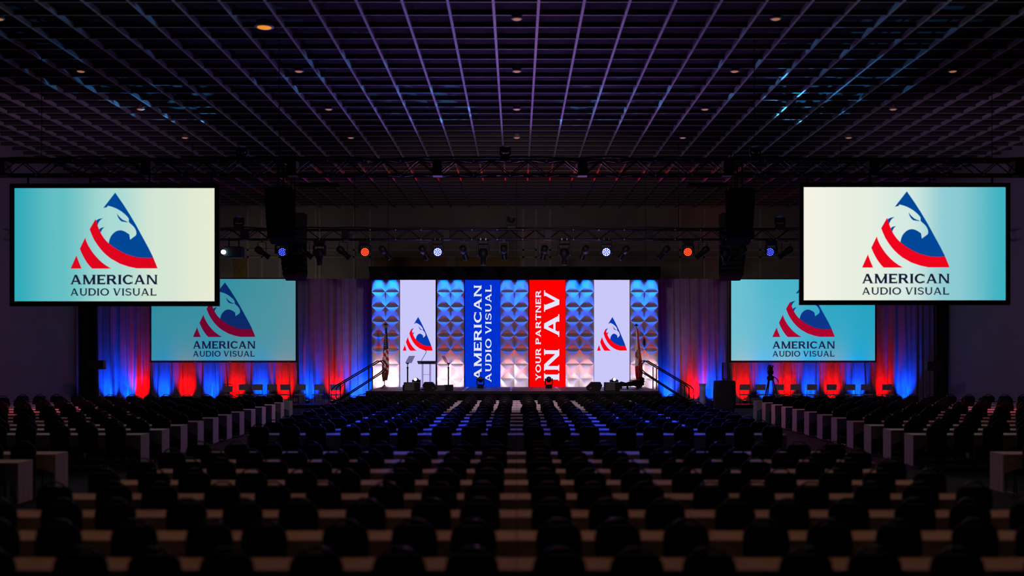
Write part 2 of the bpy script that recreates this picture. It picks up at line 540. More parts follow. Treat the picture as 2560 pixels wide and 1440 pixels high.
def glyph(ch, s=0.2, t=0.12, sf=0.07, e=0.06):
    """(polygons, width) of a capital one unit high"""
    P = []

    def stem(x, w=s, top=True, bot=True):
        P.append(rect(x, 0, x + w, 1))
        if top:
            P.append(rect(x - e, 1 - sf, x + w + e, 1))
        if bot:
            P.append(rect(x - e, 0, x + w + e, sf))

    def diag(xb, xt, w, y0=0.0, y1=1.0):
        P.append([(xb, y0), (xb + w, y0), (xt + w, y1), (xt, y1)])

    if ch == 'I':
        stem(e)
        return P, s + 2 * e
    if ch == 'A':
        diag(e, 0.5 - t * 0.4, t)
        diag(1.14 - s - e, 0.5 - s * 0.35, s)
        P.append(rect(0.27, 0.25, 0.87, 0.25 + t * 0.85))
        P.append(rect(0, 0, e * 2 + t, sf))
        P.append(rect(1.14 - s - 2 * e, 0, 1.14, sf))
        return P, 1.14
    if ch == 'V':
        diag(0.52 - s * 0.6, e, s)
        diag(0.52 - t * 0.5, 1.08 - e - t, t)
        P.append(rect(0, 1 - sf, s + 2 * e, 1))
        P.append(rect(1.08 - 2 * e - t, 1 - sf, 1.08, 1))
        return P, 1.08
    if ch == 'M':
        stem(e, t * 1.1)
        stem(1.3 - s - e, s)
        diag(0.65 - s * 0.5, e, s)
        diag(0.65 - t * 0.5, 1.3 - e - t, t)
        return P, 1.3
    if ch == 'N':
        stem(e, t * 1.1)
        stem(1.1 - t * 1.1 - e, t * 1.1)
        diag(1.1 - e - s, e, s)
        return P, 1.1
    if ch == 'E' or ch == 'L':
        stem(e)
        w = 0.86
        P.append(rect(e, 0, w, t))
        P.append(rect(w - 0.06, 0, w, 0.26))
        if ch == 'E':
            P.append(rect(e, 1 - t, w, 1))
            P.append(rect(w - 0.06, 0.76, w, 1))
            P.append(rect(e, 0.5 - t * 0.45, 0.7, 0.5 + t * 0.45))
            P.append(rect(0.65, 0.38, 0.7, 0.63))
        return P, w
    if ch in 'RP':
        stem(e)
        P.append(rect(e, 1 - t, 0.62, 1))
        P.append(rect(e, 0.42, 0.62, 0.42 + t))
        P.extend(ring(0.62, 0.71, 0.31, 0.29, -90, 90, s, t))
        if ch == 'R':
            P.append([(0.46, 0.44), (0.46 + s * 1.15, 0.44), (1.08, 0), (1.08 - s * 1.2, 0)])
            return P, 1.06
        return P, 0.95
    if ch == 'C':
        P.extend(ring(0.56, 0.5, 0.56, 0.51, 42, 318, s, t, 22))
        P.append(rect(0.92, 0.66, 0.99, 0.94))
        P.append(rect(0.92, 0.06, 0.99, 0.3))
        return P, 1.04
    if ch == 'O':
        P.extend(ring(0.6, 0.5, 0.6, 0.51, 0, 360, s, t, 28))
        return P, 1.2
    if ch == 'D':
        stem(e)
        P.append(rect(e, 0, 0.55, t))
        P.append(rect(e, 1 - t, 0.55, 1))
        P.extend(ring(0.55, 0.5, 0.53, 0.5, -90, 90, s, t, 18))
        return P, 1.08
    if ch == 'U':
        P.append(rect(e, 0.4, e + s, 1))
        P.append(rect(1.04 - e - t * 1.2, 0.4, 1.04 - e, 1))
        P.append(rect(0, 1 - sf, 2 * e + s, 1))
        P.append(rect(1.04 - 2 * e - t * 1.2, 1 - sf, 1.04, 1))
        P.extend(ring(0.52, 0.4, 0.52 - e, 0.42, 180, 360, s * 0.85, t, 16))
        return P, 1.04
    if ch == 'S':
        P.extend(ring(0.44, 0.73, 0.4, 0.28, 28, 270, s * 0.85, t, 16))
        P.extend(ring(0.44, 0.28, 0.42, 0.29, -90, 90, s * 0.85, t, 12))
        P.extend(ring(0.44, 0.28, 0.42, 0.29, 205, 270, s * 0.85, t, 6))
        P.append(rect(0.3, 0.45, 0.58, 0.57))
        P.append(rect(0.77, 0.7, 0.83, 0.94))
        P.append(rect(0.03, 0.06, 0.09, 0.3))
        return P, 0.88
    if ch == 'T':
        stem(0.48 - s / 2, s, False, True)
        P.append(rect(0, 1 - t, 0.96, 1))
        P.append(rect(0, 0.76, 0.06, 1))
        P.append(rect(0.9, 0.76, 0.96, 1))
        return P, 0.96
    if ch == 'Y':
        P.append(rect(0.52 - s / 2, 0, 0.52 + s / 2, 0.46))
        P.append(rect(0.52 - s / 2 - e, 0, 0.52 + s / 2 + e, sf))
        diag(0.52 - s / 2, e, s, 0.42, 1)
        diag(0.52 + s / 2 - t, 1.04 - e - t, t, 0.42, 1)
        P.append(rect(0, 1 - sf, s + 2 * e, 1))
        P.append(rect(1.04 - 2 * e - t, 1 - sf, 1.04, 1))
        return P, 1.04
    return [], 0.5


def text_polys(txt, heavy=0.2, thin=0.12, gap=0.12, space=0.42):
    out, x = [], 0.0
    for ch in txt:
        if ch == ' ':
            x += space
            continue
        P, w = glyph(ch, heavy, thin)
        out += [[(px + x, py) for px, py in p] for p in P]
        x += w + gap
    x -= gap
    return [[(px / x, py) for px, py in p] for p in out]   # unit width, unit cap height


def text_mesh(mb, txt, x0, x1, z0, z1, y, **k):
    for p in text_polys(txt, **k):
        mb.flat([(x0 + u * (x1 - x0), z0 + v * (z1 - z0)) for u, v in p], y)


def text_mesh_up(mb, txt, x_top, x_base, z0, z1, y, **k):
    """reads upwards: letter tops point to -x"""
    for p in text_polys(txt, **k):
        mb.flat([(x_base + v * (x_top - x_base), z0 + u * (z1 - z0)) for u, v in p], y)


# the emblem: an eagle's head cut out of a triangle over curved stripes, traced in a box 0..783 by 0..684 (y down)
EAGLE = [(1038, 366), (1075, 419), (1110, 470), (1165, 556), (1225, 657), (1290, 777), (1340, 868), (1380, 950), (1330, 955), (1250, 951),
         (1205, 941), (1150, 925), (1105, 905), (1060, 880), (1018, 853), (980, 822), (985, 796), (992, 775), (1001, 757), (1014, 740), (1030, 725), (1046, 714),
         (1066, 707), (1090, 705), (1110, 710), (1130, 719), (1165, 742), (1172, 790), (1223, 752), (1229, 738), (1227, 715), (1220, 697), (1210, 680),
         (1196, 664), (1180, 650), (1161, 632), (1160, 600), (1143, 578), (1120, 556), (1092, 534), (1060, 515), (1030, 501), (1000, 491), (970, 484),
         (966, 497), (930, 505)]
EYE = [(1054, 553), (1066, 572), (1082, 590), (1102, 608), (1126, 620), (1150, 629), (1147, 634), (1120, 630), (1096, 626), (1080, 613), (1067, 595), (1058, 574)]
FEATHERS = [[(866, 618), (876, 610), (890, 603), (929, 595), (908, 610), (893, 627), (884, 645), (880, 662), (872, 655)],
            [(893, 700), (902, 689), (916, 682), (942, 677), (926, 691), (915, 707), (909, 726), (898, 712)]]
STRIPES = [[(862, 602), (867, 625), (877, 656), (900, 712), (917, 745), (938, 777), (957, 800), (980, 822), (1018, 853), (1060, 880), (1105, 905), (1150, 925),
            (1205, 941), (1250, 951), (1330, 955), (1380, 950), (1420, 1048), (1232, 1048), (1160, 1033), (1080, 1006), (1000, 961), (965, 934), (930, 901),
            (900, 867), (868, 822), (845, 785), (826, 743), (808, 697)],
           [(769, 770), (778, 803), (795, 840), (816, 875), (840, 911), (866, 942), (893, 971), (922, 997), (960, 1025), (1003, 1050), (830, 1050),
            (808, 1027), (788, 1002), (767, 970), (750, 940), (733, 905), (720, 872)],
           [(690, 930), (700, 962), (714, 998), (736, 1050), (637, 1050)]]


def emblem(parent, x0, x1, z0, z1, y, blue, red):
    def m(poly):
        return [(x0 + (p[0] - 637) / 783 * (x1 - x0), z1 - (p[1] - 366) / 684 * (z1 - z0)) for p in poly]
    b = MB()
    for p in [EAGLE, EYE] + FEATHERS:
        b.flat(m(p), y)
    obj('eagle_emblem', b, blue, parent, label='blue eagle head cut into a triangle')
    b = MB()
    for p in STRIPES:
        b.flat(m(p), y - 0.002)
    obj('emblem_stripes', b, red, parent, label='three curved red stripes')


# ------------------------------------------------------------------ projection screens
def projection_screen(label, d, inner, outer, mat_bg, logo, t1, t2, cols, nm, stand=False):
    x0, x1, yt, yb = inner
    cx = (X(x0, d) + X(x1, d)) / 2
    zb, zt = Z(yb, d), Z(yt, d)
    t = thing('projection_screen', label, 'screen', (cx, d, zb), group='projection screens')
    W2, H = (X(x1, d) - X(x0, d)) / 2, zt - zb
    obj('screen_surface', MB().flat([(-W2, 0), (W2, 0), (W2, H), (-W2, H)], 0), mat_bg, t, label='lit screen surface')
    ox0, ox1, oyt, oyb = outer
    a0, a1, b0, b1 = X(ox0, d) - cx, X(ox1, d) - cx, Z(oyb, d) - zb, Z(oyt, d) - zb
    f = MB()
    f.box(((a0 - W2) / 2, 0.05, (b0 + b1) / 2), (-W2 - a0, 0.1, b1 - b0))
    f.box(((a1 + W2) / 2, 0.05, (b0 + b1) / 2), (a1 - W2, 0.1, b1 - b0))
    f.box((0, 0.05, (b1 + H) / 2), (2 * W2, 0.1, b1 - H))
    f.box((0, 0.05, b0 / 2), (2 * W2, 0.1, -b0))
    obj('frame', f, M_CLOTHBLACK, t, label='black screen frame')
    obj('backing', MB().box((0, 0.06, H / 2), (2 * W2, 0.02, H)), M_CLOTHBLACK, t)  # unseen sheet added to keep screen light off the stage side
    if not stand:
        for px in (-W2 * 0.93, W2 * 0.93, -W2 * 0.3, W2 * 0.3):
            obj('hanging_pipe', MB().cyl((px, 0.4, b1 + 0.1), (px, 0.4, Z(437, 30) - zb), 0.03, n=8).box((px, 0.22, b1 - 0.02), (0.06, 0.42, 0.05)).cyl((px, 0.4, b1 - 0.03), (px, 0.4, b1 + 0.12), 0.03, n=8), M_BLACK, t)
    else:
        for sx in (-1, 1):
            obj('leg', MB().box((sx * (W2 - 0.1), 0.12, (b0 - zb) / 2 + 0.0), (0.06, 0.06, zb - b0 * 0 + b0)).box((sx * (W2 - 0.1), 0.12, -zb + 0.17), (0.08, 0.7, 0.05)), M_BLACK, t)
    blue, red, ink = cols
    mb_, mr, mi = [mat(nm + s, (0.02, 0.02, 0.02), 0.8, emit=c) for s, c in zip(('_blue', '_red', '_ink'), cols)]
    lx0, lx1, lyt, lyb = logo
    emblem(t, X(lx0, d) - cx, X(lx1, d) - cx, Z(lyb, d) - zb, Z(lyt, d) - zb, -0.012, mb_, mr)
    b = MB()
    text_mesh(b, 'AMERICAN', X(t1[0], d) - cx, X(t1[1], d) - cx, Z(t1[3], d) - zb, Z(t1[2], d) - zb, -0.012, heavy=0.25, thin=0.16, gap=0.1)
    text_mesh(b, 'AUDIO VISUAL', X(t2[0], d) - cx, X(t2[1], d) - cx, Z(t2[3], d) - zb, Z(t2[2], d) - zb, -0.012, heavy=0.22, thin=0.15, gap=0.12)
    obj('lettering', b, mi, t, label='dark lettering AMERICAN AUDIO VISUAL')
    return t


D1 = 29.4
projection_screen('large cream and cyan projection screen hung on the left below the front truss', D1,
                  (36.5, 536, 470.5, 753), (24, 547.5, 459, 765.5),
                  screen_mat('hotspot_left', [(0.0, (0.03, 0.40, 0.49)), (0.22, (0.12, 0.52, 0.55)), (0.5, (0.40, 0.70, 0.66)), (0.72, (0.66, 0.79, 0.66)), (1.0, (0.80, 0.83, 0.66))], 0.05),
                  (177, 394.5, 481.7, 671.5), (176.4, 394, 687, 711), (176.4, 391.7, 721, 739.2),
                  ((0.0, 0.062, 0.31), (0.72, 0.001, 0.012), (0.008, 0.01, 0.035)), 'left_picture')
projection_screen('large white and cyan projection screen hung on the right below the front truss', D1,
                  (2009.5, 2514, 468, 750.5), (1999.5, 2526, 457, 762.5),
                  screen_mat('hotspot_right', [(0.0, (0.90, 0.90, 0.78)), (0.3, (0.80, 0.86, 0.75)), (0.5, (0.66, 0.82, 0.76)), (0.72, (0.27, 0.60, 0.66)), (1.0, (0.045, 0.44, 0.54))], 0.05),
                  (2154.7, 2373.5, 478.5, 669), (2154.7, 2373.5, 684.5, 708.5), (2154.7, 2372.5, 718.5, 736.7),
                  ((0.0, 0.062, 0.31), (0.85, 0.001, 0.012), (0.008, 0.01, 0.035)), 'right_picture')
D2 = 53.1
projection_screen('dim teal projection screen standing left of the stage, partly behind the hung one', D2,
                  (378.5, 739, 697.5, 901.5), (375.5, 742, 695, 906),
                  screen_mat('hotspot_far_left', [(0.0, (0.022, 0.26, 0.33)), (0.5, (0.03, 0.27, 0.34)), (0.8, (0.05, 0.28, 0.33)), (1.0, (0.075, 0.28, 0.33))], 0.2),
                  (482.5, 638.5, 706, 842.5), (482.5, 638.5, 853, 871.5), (482.5, 637, 877.5, 891.5),
                  ((0.0, 0.02, 0.13), (0.16, 0.0, 0.022), (0.003, 0.008, 0.05)), 'far_left_picture', True)
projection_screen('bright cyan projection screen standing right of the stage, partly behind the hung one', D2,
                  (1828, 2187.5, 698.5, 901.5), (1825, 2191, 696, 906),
                  screen_mat('hotspot_far_right', [(0.0, (0.13, 0.52, 0.62)), (0.35, (0.06, 0.46, 0.58)), (0.7, (0.008, 0.38, 0.52)), (1.0, (0.003, 0.36, 0.50))], 0.3),
                  (1930.7, 2087, 706.5, 842.5), (1931, 2087, 853.5, 871.5), (1931, 2086, 877.5, 891.5),
                  ((0.0, 0.035, 0.25), (0.4, 0.0, 0.02), (0.008, 0.012, 0.06)), 'far_right_picture', True)

# ------------------------------------------------------------------ stage wall: LED banners and sculpted columns
DW = 51.2
ZT = Z(700, DW)
M_LEDW = mat('led_white', (0.0, 0.0, 0.0), 0.6, spec=0.0, emit=(0.62, 0.60, 1.0), strength=0.95)
M_LEDB = mat('led_blue', (0.0, 0.0, 0.0), 0.6, spec=0.0, emit=(0.0, 0.03, 0.62))
M_LEDR = mat('led_red', (0.0, 0.0, 0.0), 0.6, spec=0.0, emit=(1.0, 0.0, 0.0))
M_LEDT = mat('led_letters', (0.0, 0.0, 0.0), 0.6, spec=0.0, emit=(0.80, 0.78, 1.0))
M_LOGOB = mat('led_logo_blue', (0.0, 0.0, 0.0), 0.6, spec=0.0, emit=(0.002, 0.04, 0.42))
M_LOGOR = mat('led_logo_red', (0.0, 0.0, 0.0), 0.6, spec=0.0, emit=(1.0, 0.0, 0.008))


def led_banner(px0, px1, label, m):
    x0, x1 = X(px0, DW), X(px1, DW)
    t = thing('led_banner', label, 'banner', ((x0 + x1) / 2, DW, 0), group='tall LED banners behind the stage')
    w = (x1 - x0) / 2
    obj('display', MB().flat([(-w, 0.35), (w, 0.35), (w, ZT + 0.15), (-w, ZT + 0.15)], 0), m, t)
    obj('cabinet', MB().box((0, 0.06, (ZT + 0.15) / 2), (2 * w, 0.1, ZT + 0.15)), M_BLACKSAT, t)
    return t


t = led_banner(1000, 1089, 'tall lavender LED banner with the eagle emblem behind the lectern', M_LEDW)
emblem(t, X(1007, DW) - t.location.x, X(1082, DW) - t.location.x, Z(876.6, DW), Z(792.5, DW), -0.012, M_LOGOB, M_LOGOR)
t = led_banner(1485, 1574, 'tall lavender LED banner with the eagle emblem right of the red one', M_LEDW)
emblem(t, X(1492.5, DW) - t.location.x, X(1567.5, DW) - t.location.x, Z(876.6, DW), Z(792.5, DW), -0.012, M_LOGOB, M_LOGOR)
t = led_banner(1162.3, 1250.8, 'tall blue LED banner lettered AMERICAN AUDIO VISUAL', M_LEDB)
b = MB()
text_mesh_up(b, 'AMERICAN', X(1184.8, DW) - t.location.x, X(1203.8, DW) - t.location.x, Z(950, DW), Z(713, DW), -0.012, heavy=0.24, thin=0.16, gap=0.14)
text_mesh_up(b, 'AUDIO VISUAL', X(1213.3, DW) - t.location.x, X(1228.5, DW) - t.location.x, Z(955, DW), Z(713, DW), -0.012, heavy=0.22, thin=0.14, gap=0.16)
obj('lettering', b, M_LEDT, t)
t = led_banner(1323.3, 1413.3, 'tall red LED banner lettered YOUR PARTNER IN AV', M_LEDR)
b = MB()
text_mesh_up(b, 'YOUR PARTNER', X(1339, DW) - t.location.x, X(1352.3, DW) - t.location.x, Z(951.5, DW), Z(726, DW), -0.012, heavy=0.24, thin=0.17, gap=0.13)
text_mesh_up(b, 'IN AV', X(1360, DW) - t.location.x, X(1398.3, DW) - t.location.x, Z(952, DW), Z(726, DW), -0.012, heavy=0.26, thin=0.17, gap=0.12, space=0.5)
obj('lettering', b, M_LEDT, t)

TILE_H = 0.681
names = ['beside the flag with stars', 'between the lectern banner and the blue one', 'in the centre between the blue and red banners',
         'just right of the red banner', 'behind the red and white flag']
for (a, c), nm in zip(COLUMN_PX, names):
    x0, x1 = X(a, DW), X(c, DW)
    tw = (x1 - x0) / 2
    b = MB()
    N, NR = 22, 9
    cols_, rows_ = 2 * N, NR * N
    vs, fs = [], []
    for j in range(rows_ + 1):
        for i in range(cols_ + 1):
            u = ((i % N) / N) * 2 - 1 if i < cols_ else 1
            v = ((j % N) / N) * 2 - 1 if j < rows_ else 1
            m_, n_ = max(abs(u), abs(v)), min(abs(u), abs(v))
            dep = 0.10 * (m_ ** 3.0 - n_ ** 3.0)
            vs.append((x0 - (x0 + x1) / 2 + 2 * tw * i / cols_, -0.1 + dep, TILE_H * NR * j / rows_))
    for j in range(rows_):
        for i in range(cols_):
            p = j * (cols_ + 1) + i
            q = (p, p + 1, p + cols_ + 2, p + cols_ + 1)
            if ((i % N) + 0.5 - N / 2) * ((j % N) + 0.5 - N / 2) > 0:      # split along the creases of the pillow
                fs += [(q[0], q[1], q[2]), (q[0], q[2], q[3])]
            else:
                fs += [(q[0], q[1], q[3]), (q[1], q[2], q[3])]
    b.add(vs, fs)
    b.box((0, 0.12, TILE_H * NR / 2), (2 * tw, 0.06, TILE_H * NR))
    o = obj('sculpted_column', b, M_PANEL3D)
    o.location = ((x0 + x1) / 2, DW, 0.03)
    tag(o, 'white sculpted wall column of pillowed tiles ' + nm, 'wall panel', 'sculpted columns behind the stage')


# ------------------------------------------------------------------ drapes
def drape(name, label, x0, x1, y, z0, z1, m, seed, amp=0.11, per=0.42, swag=0.0, cat='curtain', group=None, flare=0.6):
    rnd = random.Random(seed)
    nx, nz = max(12, int((x1 - x0) * 26)), 12
    ph, phs = 0.0, []
    w = 1.0
    for i in range(nx + 1):
        if i % 9 == 0:
            w = rnd.uniform(0.55, 1.6)
        ph += 2 * math.pi * ((x1 - x0) / nx) / per * w
        phs.append(ph)
    am = [amp * (0.55 + 0.45 * math.sin(0.37 * p + seed)) for p in phs]
    vs, fs = [], []
    for j in range(nz + 1):
        v = j / nz
        for i in range(nx + 1):
            k = 0.6 + flare * (1 - v)
            x = x0 + (x1 - x0) * i / nx + 0.03 * math.sin(phs[i] * 0.5 + 3 * v)
            z = z0 + (z1 - z0) * v
            if swag and j == nz:
                z += swag * abs(math.sin(phs[i] * 0.25))
            vs.append((x, y + am[i] * k * math.sin(phs[i]) + 0.02 * math.sin(phs[i] * 2.3 + v * 4), z))
    for j in range(nz):
        for i in range(nx):
            p = j * (nx + 1) + i
            fs.append((p, p + 1, p + nx + 2, p + nx + 1))
    o = obj(name, MB().add(vs, fs), m, smooth=True)
    tag(o, label, cat, group)
    return o


ZD = Z(697, DRAPE_D)
drape('stage_drape', 'full-height drape left of the left standing screen, lit blue and red', -21.0, X(377, DRAPE_D), DRAPE_D, 0.02, ZD, M_DRAPE, 1)
drape('stage_drape', 'full-height drape between the left standing screen and the stage', X(740, DRAPE_D), X(932, DRAPE_D), DRAPE_D, 0.02, ZD, M_DRAPE, 2)
drape('stage_drape', 'full-height drape between the stage and the right standing screen', X(1642, DRAPE_D), X(1822, DRAPE_D), DRAPE_D, 0.02, ZD, M_DRAPE, 3)
drape('stage_drape', 'full-height drape right of the right standing screen, lit red and blue', X(2189, DRAPE_D), 20.6, DRAPE_D, 0.02, ZD, M_DRAPE, 4)
drape('screen_skirt', 'short pleated skirt below the left standing screen', X(376, D2), X(742, D2), D2 + 0.04, 0.16, Z(906.5, D2), M_DRAPE, 5, 0.08, 0.34, 0.05)
drape('screen_skirt', 'short pleated skirt below the right standing screen', X(1825, D2), X(2191, D2), D2 + 0.04, 0.16, Z(906.5, D2), M_DRAPE, 6, 0.08, 0.34, 0.05)
drape('masking_drape', 'black masking drape against the left wall', -21.15, -20.25, 52.0, 0.02, Z(690, 52), M_CLOTHBLACK, 7)
drape('masking_drape', 'black masking drape against the right wall', 20.2, 20.78, 52.0, 0.02, Z(690, 52), M_CLOTHBLACK, 8)
hdr = drape('header_drape', 'black header drape along the top of the stage wall', X(922, 50.4), X(1650, 50.4), 50.35, Z(700, 50.4), Z(668, 50.4), M_CLOTHBLACK, 9, 0.03, 0.5)
zh = Z(668, 50.4)
hp = MB().cyl((X(922, 50.4), 50.35, zh), (X(1650, 50.4), 50.35, zh), 0.03, n=8)
for xx in (-6, 0, 6):
    hp.cyl((xx, 50.35, zh), (xx, 50.35, TOP - 0.01), 0.012, n=6)
obj('hanging_pipe', hp, M_BLACK, hdr)
drape('backing_drape', 'black backing drape behind the LED banners', X(938, 53.1), X(1636, 53.1), 53.1, 0.02, Z(697, 53.1), M_CLOTHBLACK, 10, 0.05)
for side, xa, xb in (('left', -18.6, -8.6), ('right', 9.5, 18.6)):
    t = thing('riser', 'low black riser under the row of chairs on the %s' % side, 'riser', ((xa + xb) / 2, 51.95, 0))
    obj('deck', MB().box((0, 0, 0.115), (xb - xa, 2.0, 0.05)), M_DECK, t)
    obj('fascia', MB().box((0, -0.97, 0.045), (xb - xa, 0.03, 0.09)).box((0, 0.97, 0.045), (xb - xa, 0.03, 0.09)), M_CLOTHBLACK, t)

# uplight fixtures on the risers and the floor
for i, (px, c) in enumerate(UPLIGHTS):
    x = X(px, 52.55)
    on = (-18.6 < x < -8.6) or (9.5 < x < 18.6)
    z0 = 0.14 if on else 0.0
    side = 'left' if px < 1292 else 'right'
    seq = [u for u in UPLIGHTS if (u[0] < 1292) == (px < 1292)]
    n = seq.index((px, c)) if side == 'left' else len(seq) - 1 - seq.index((px, c))
    t = thing('uplight', 'small %s uplight at the drapes, %s from the %s wall' % ('blue' if c == 'b' else 'red', ORD[n], side), 'stage light',
              (x, 52.55, z0), group='uplights along the drapes')
    obj('housing', MB().bevel_box((0, 0, 0.07), (0.2, 0.16, 0.13), 0.015), M_BLACKSAT, t)
    obj('lens', MB().cyl((0, 0, 0.13), (0, 0, 0.145), 0.06, n=12), mat('uplens_' + c, (0.02, 0.02, 0.02), emit=(0.0, 0.15, 1) if c == 'b' else (1, 0.02, 0.01), strength=2), t)

# ------------------------------------------------------------------ stage
SX0, SX1, SY0, SY1, SZ = -6.42, 6.05, 45.85, 51.0, 0.985
t = thing('stage', 'low black stage in front of the LED banners', 'stage', ((SX0 + SX1) / 2, (SY0 + SY1) / 2, 0))
hw, hd = (SX1 - SX0) / 2, (SY1 - SY0) / 2
b = MB()
n = 10
for i in range(n):
    for j in range(4):
        b.box((-hw + (i + 0.5) * 2 * hw / n, -hd + (j + 0.5) * 2 * hd / 4, SZ - 0.05), (2 * hw / n - 0.012, 2 * hd / 4 - 0.012, 0.1))
obj('deck', b, M_DECK, t)
vs, fs = [], []
nn = 260
for j, z in enumerate((0.02, SZ - 0.1)):
    for i in range(nn + 1):
        vs.append((-hw + 2 * hw * i / nn, -hd - 0.02 + 0.018 * math.sin(i * 1.9), z))
fs = [(i, i + 1, nn + 2 + i, nn + 1 + i) for i in range(nn)]
b = MB().add(vs, fs)
for sx in (-1, 1):
    b.box((sx * (hw - 0.01), 0, (SZ - 0.1) / 2), (0.02, 2 * hd, SZ - 0.12))
obj('skirt', b, M_CLOTHBLACK, t, label='black pleated skirt')
obj('substructure', MB().box((0, 0.1, 0.42), (2 * hw - 0.3, 2 * hd - 0.4, 0.84)), M_BLACK, t)
for xx, w in ((-2.3, 'left of centre'), (-0.25, 'at the centre'), (1.84, 'right of centre')):
    o = obj('floor_tape', MB().box((xx, 48.4, SZ + 0.003), (0.1, 5.0, 0.006)), M_TAPE)
    tag(o, 'strip of white tape across the stage deck %s' % w, 'tape', 'tape strips on the stage')


def stairs(sgn, x_top, label):
    t = thing('stage_stairs', label, 'stairs', (x_top, 48.0, 0))
    b = MB()
    ns = 5
    for k in range(ns):
        z = SZ * (ns - k) / (ns + 1)
        b.box((sgn * (0.17 + 0.3 * k), 0, z - 0.02), (0.3, 1.2, 0.04))
    obj('treads', b, M_DECK, t)
    b = MB()
    for k in range(ns):
        z = SZ * (ns - k) / (ns + 1)
        b.box((sgn * (0.04 + 0.3 * k), 0, z - 0.05), (0.02, 1.16, 0.06))
    for yy in (-0.58, 0.58):
        b.tube([(sgn * 0.0, yy, SZ - 0.2), (sgn * 1.65, yy, 0.03)], 0.03, 6)
    obj('stringers', b, M_BLACK, t)
    obj('nosing', MB().box((sgn * 0.04, 0, SZ + 0.006), (0.1, 1.1, 0.012)), M_STEEL, t)
    for yy in (-0.6, 0.6):
        r = MB()
        # closed loop: top rail, rounded lower end, lower rail, rounded upper end
        x1, z1 = -0.42, Z(902, 48)      # upper end of the top rail, over the deck
        x2, z2 = 1.58, Z(965, 48)
        x3, z3 = 1.45, Z(998, 48)
        x4, z4 = -0.42, Z(931, 48)
        pts = [(x1 - 0.05, z1 - 0.03), (x1 + 0.12, z1), (x2, z2), (x2 + 0.12, z2 - 0.12), (x2 + 0.14, z3 + 0.05), (x3 + 0.12, z3 - 0.04), (x3 - 0.03, z3),
               (x4, z4), (x4 - 0.12, z4 + 0.12), (x4 - 0.15, z1 - 0.16)]
        r.tube([(sgn * p[0], yy, p[1]) for p in pts], 0.027, 8, closed=True)
        for px_, zb_ in ((0.08, SZ), (1.32, 0.02)):
            f = (px_ - x1) / (x2 - x1)
            r.cyl((sgn * px_, yy, zb_), (sgn * px_, yy, z1 + (z2 - z1) * f), 0.024, n=8)
        r.tube([(sgn * p[0], yy, p[1]) for p in ((1.36, 1.18), (1.5, 1.06), (1.5, 0.62), (1.4, 0.56))], 0.02, 6)
        obj('handrail', r, M_BLACK, t, True)
    return t


stairs(-1, SX0, 'black stage stairs with two handrails beside the flag with stars')
stairs(1, SX1, 'black stage stairs with two handrails beside the red and white flag')


# ------------------------------------------------------------------ stage furniture
def flag(label, px, d, ztop, color_fn, mats, star_mat=None, lean=0.0):
    x = X(px, d)
    t = thing('flag', label, 'flag', (x, d, SZ), group='flags on the stage')
    H = ztop - SZ
    obj('base', MB().lathe((0, 0, 0), (0, 0, 1), [(0, 0.19), (0.03, 0.19), (0.06, 0.12), (0.12, 0.05), (0.16, 0.04)], 18), M_GOLD, t, True)
    obj('pole', MB().cyl((0, 0, 0.1), (lean, 0, H), 0.018, n=8), M_BROWN, t)
    obj('finial', MB().lathe((lean, 0, H), (0, 0, 1), [(0, 0.05), (0.03, 0.1), (0.05, 0.1), (0.07, 0.04), (0.1, 0.02)], 10), M_BLACKSAT, t)
    nu, nv = 30, 56
    z_hi, z_lo = H - 0.12, 0.3
    vs, fs, mi = [], [], []
    for j in range(nv + 1):
        v = j / nv
        wid = (0.03 + 0.15 * min(1, v * 1.5)) * (1 if v < 0.86 else 1 - 2.6 * (v - 0.86))
        for i in range(nu + 1):
            u = i / nu
            a = u * math.pi * 5
            fx = (u - 0.45) * 2 * wid + 0.02 * math.sin(a + v)
            fy = -0.06 + 0.05 * math.sin(a * 1.0 + 1.5 * v) * min(1, 0.3 + v)
            zz = z_hi + (z_lo - z_hi) * v - 0.09 * abs(u - 0.5) * v + (0.12 * u * v if v > 0.8 else 0)
            vs.append((fx + lean * (1 - v) + 0.02, fy, zz))
    for j in range(nv):
        for i in range(nu):
            p = j * (nu + 1) + i
            fs.append((p, p + nu + 1, p + nu + 2, p + 1))
            mi.append(color_fn((i + 0.5) / nu, (j + 0.5) / nv))
    b = MB()
    b.v, b.f, b.mi = vs, fs, mi
    obj('cloth', b, mats, t, True)
    if star_mat:
        b = MB()
        for k in range(9):
            for s in (0, 1):
                v = 0.12 + 0.035 * k
                w = (0.03 + 0.15 * min(1, v * 1.5))
                b.cyl((lean * (1 - v) + (0.35 - 0.4 * s + 0.1 * (k % 2)) * w, -0.125, z_hi + (z_lo - z_hi) * v),
                      (lean * (1 - v) + (0.35 - 0.4 * s + 0.1 * (k % 2)) * w, -0.13, z_hi + (z_lo - z_hi) * v), 0.014, n=5)
        obj('stars', b, star_mat, t)
    return t


M_FNAVY, M_FRED, M_FWHITE = mat('flag_navy', (0.012, 0.016, 0.06), 0.8), mat('flag_red', (0.5, 0.02, 0.03), 0.8), mat('flag_white', (0.75, 0.72, 0.72), 0.8)


def us_colors(u, v):
    if v > 0.84:
        return 3 if (u + v * 2) % 0.5 < 0.25 else 1
    if v < 0.44 - 0.06 * u:
        return 0
    return 1 if int((v - 0.18 * u) * 15.0) % 2 == 0 else 2


def fl_colors(u, v):
    if 0.40 < v < 0.58 and 0.3 < u < 0.72:
        return 3
    if u < 0.45:
        return 2 if not (0.43 < v < 0.54) and v < 0.7 else 1
    return 1


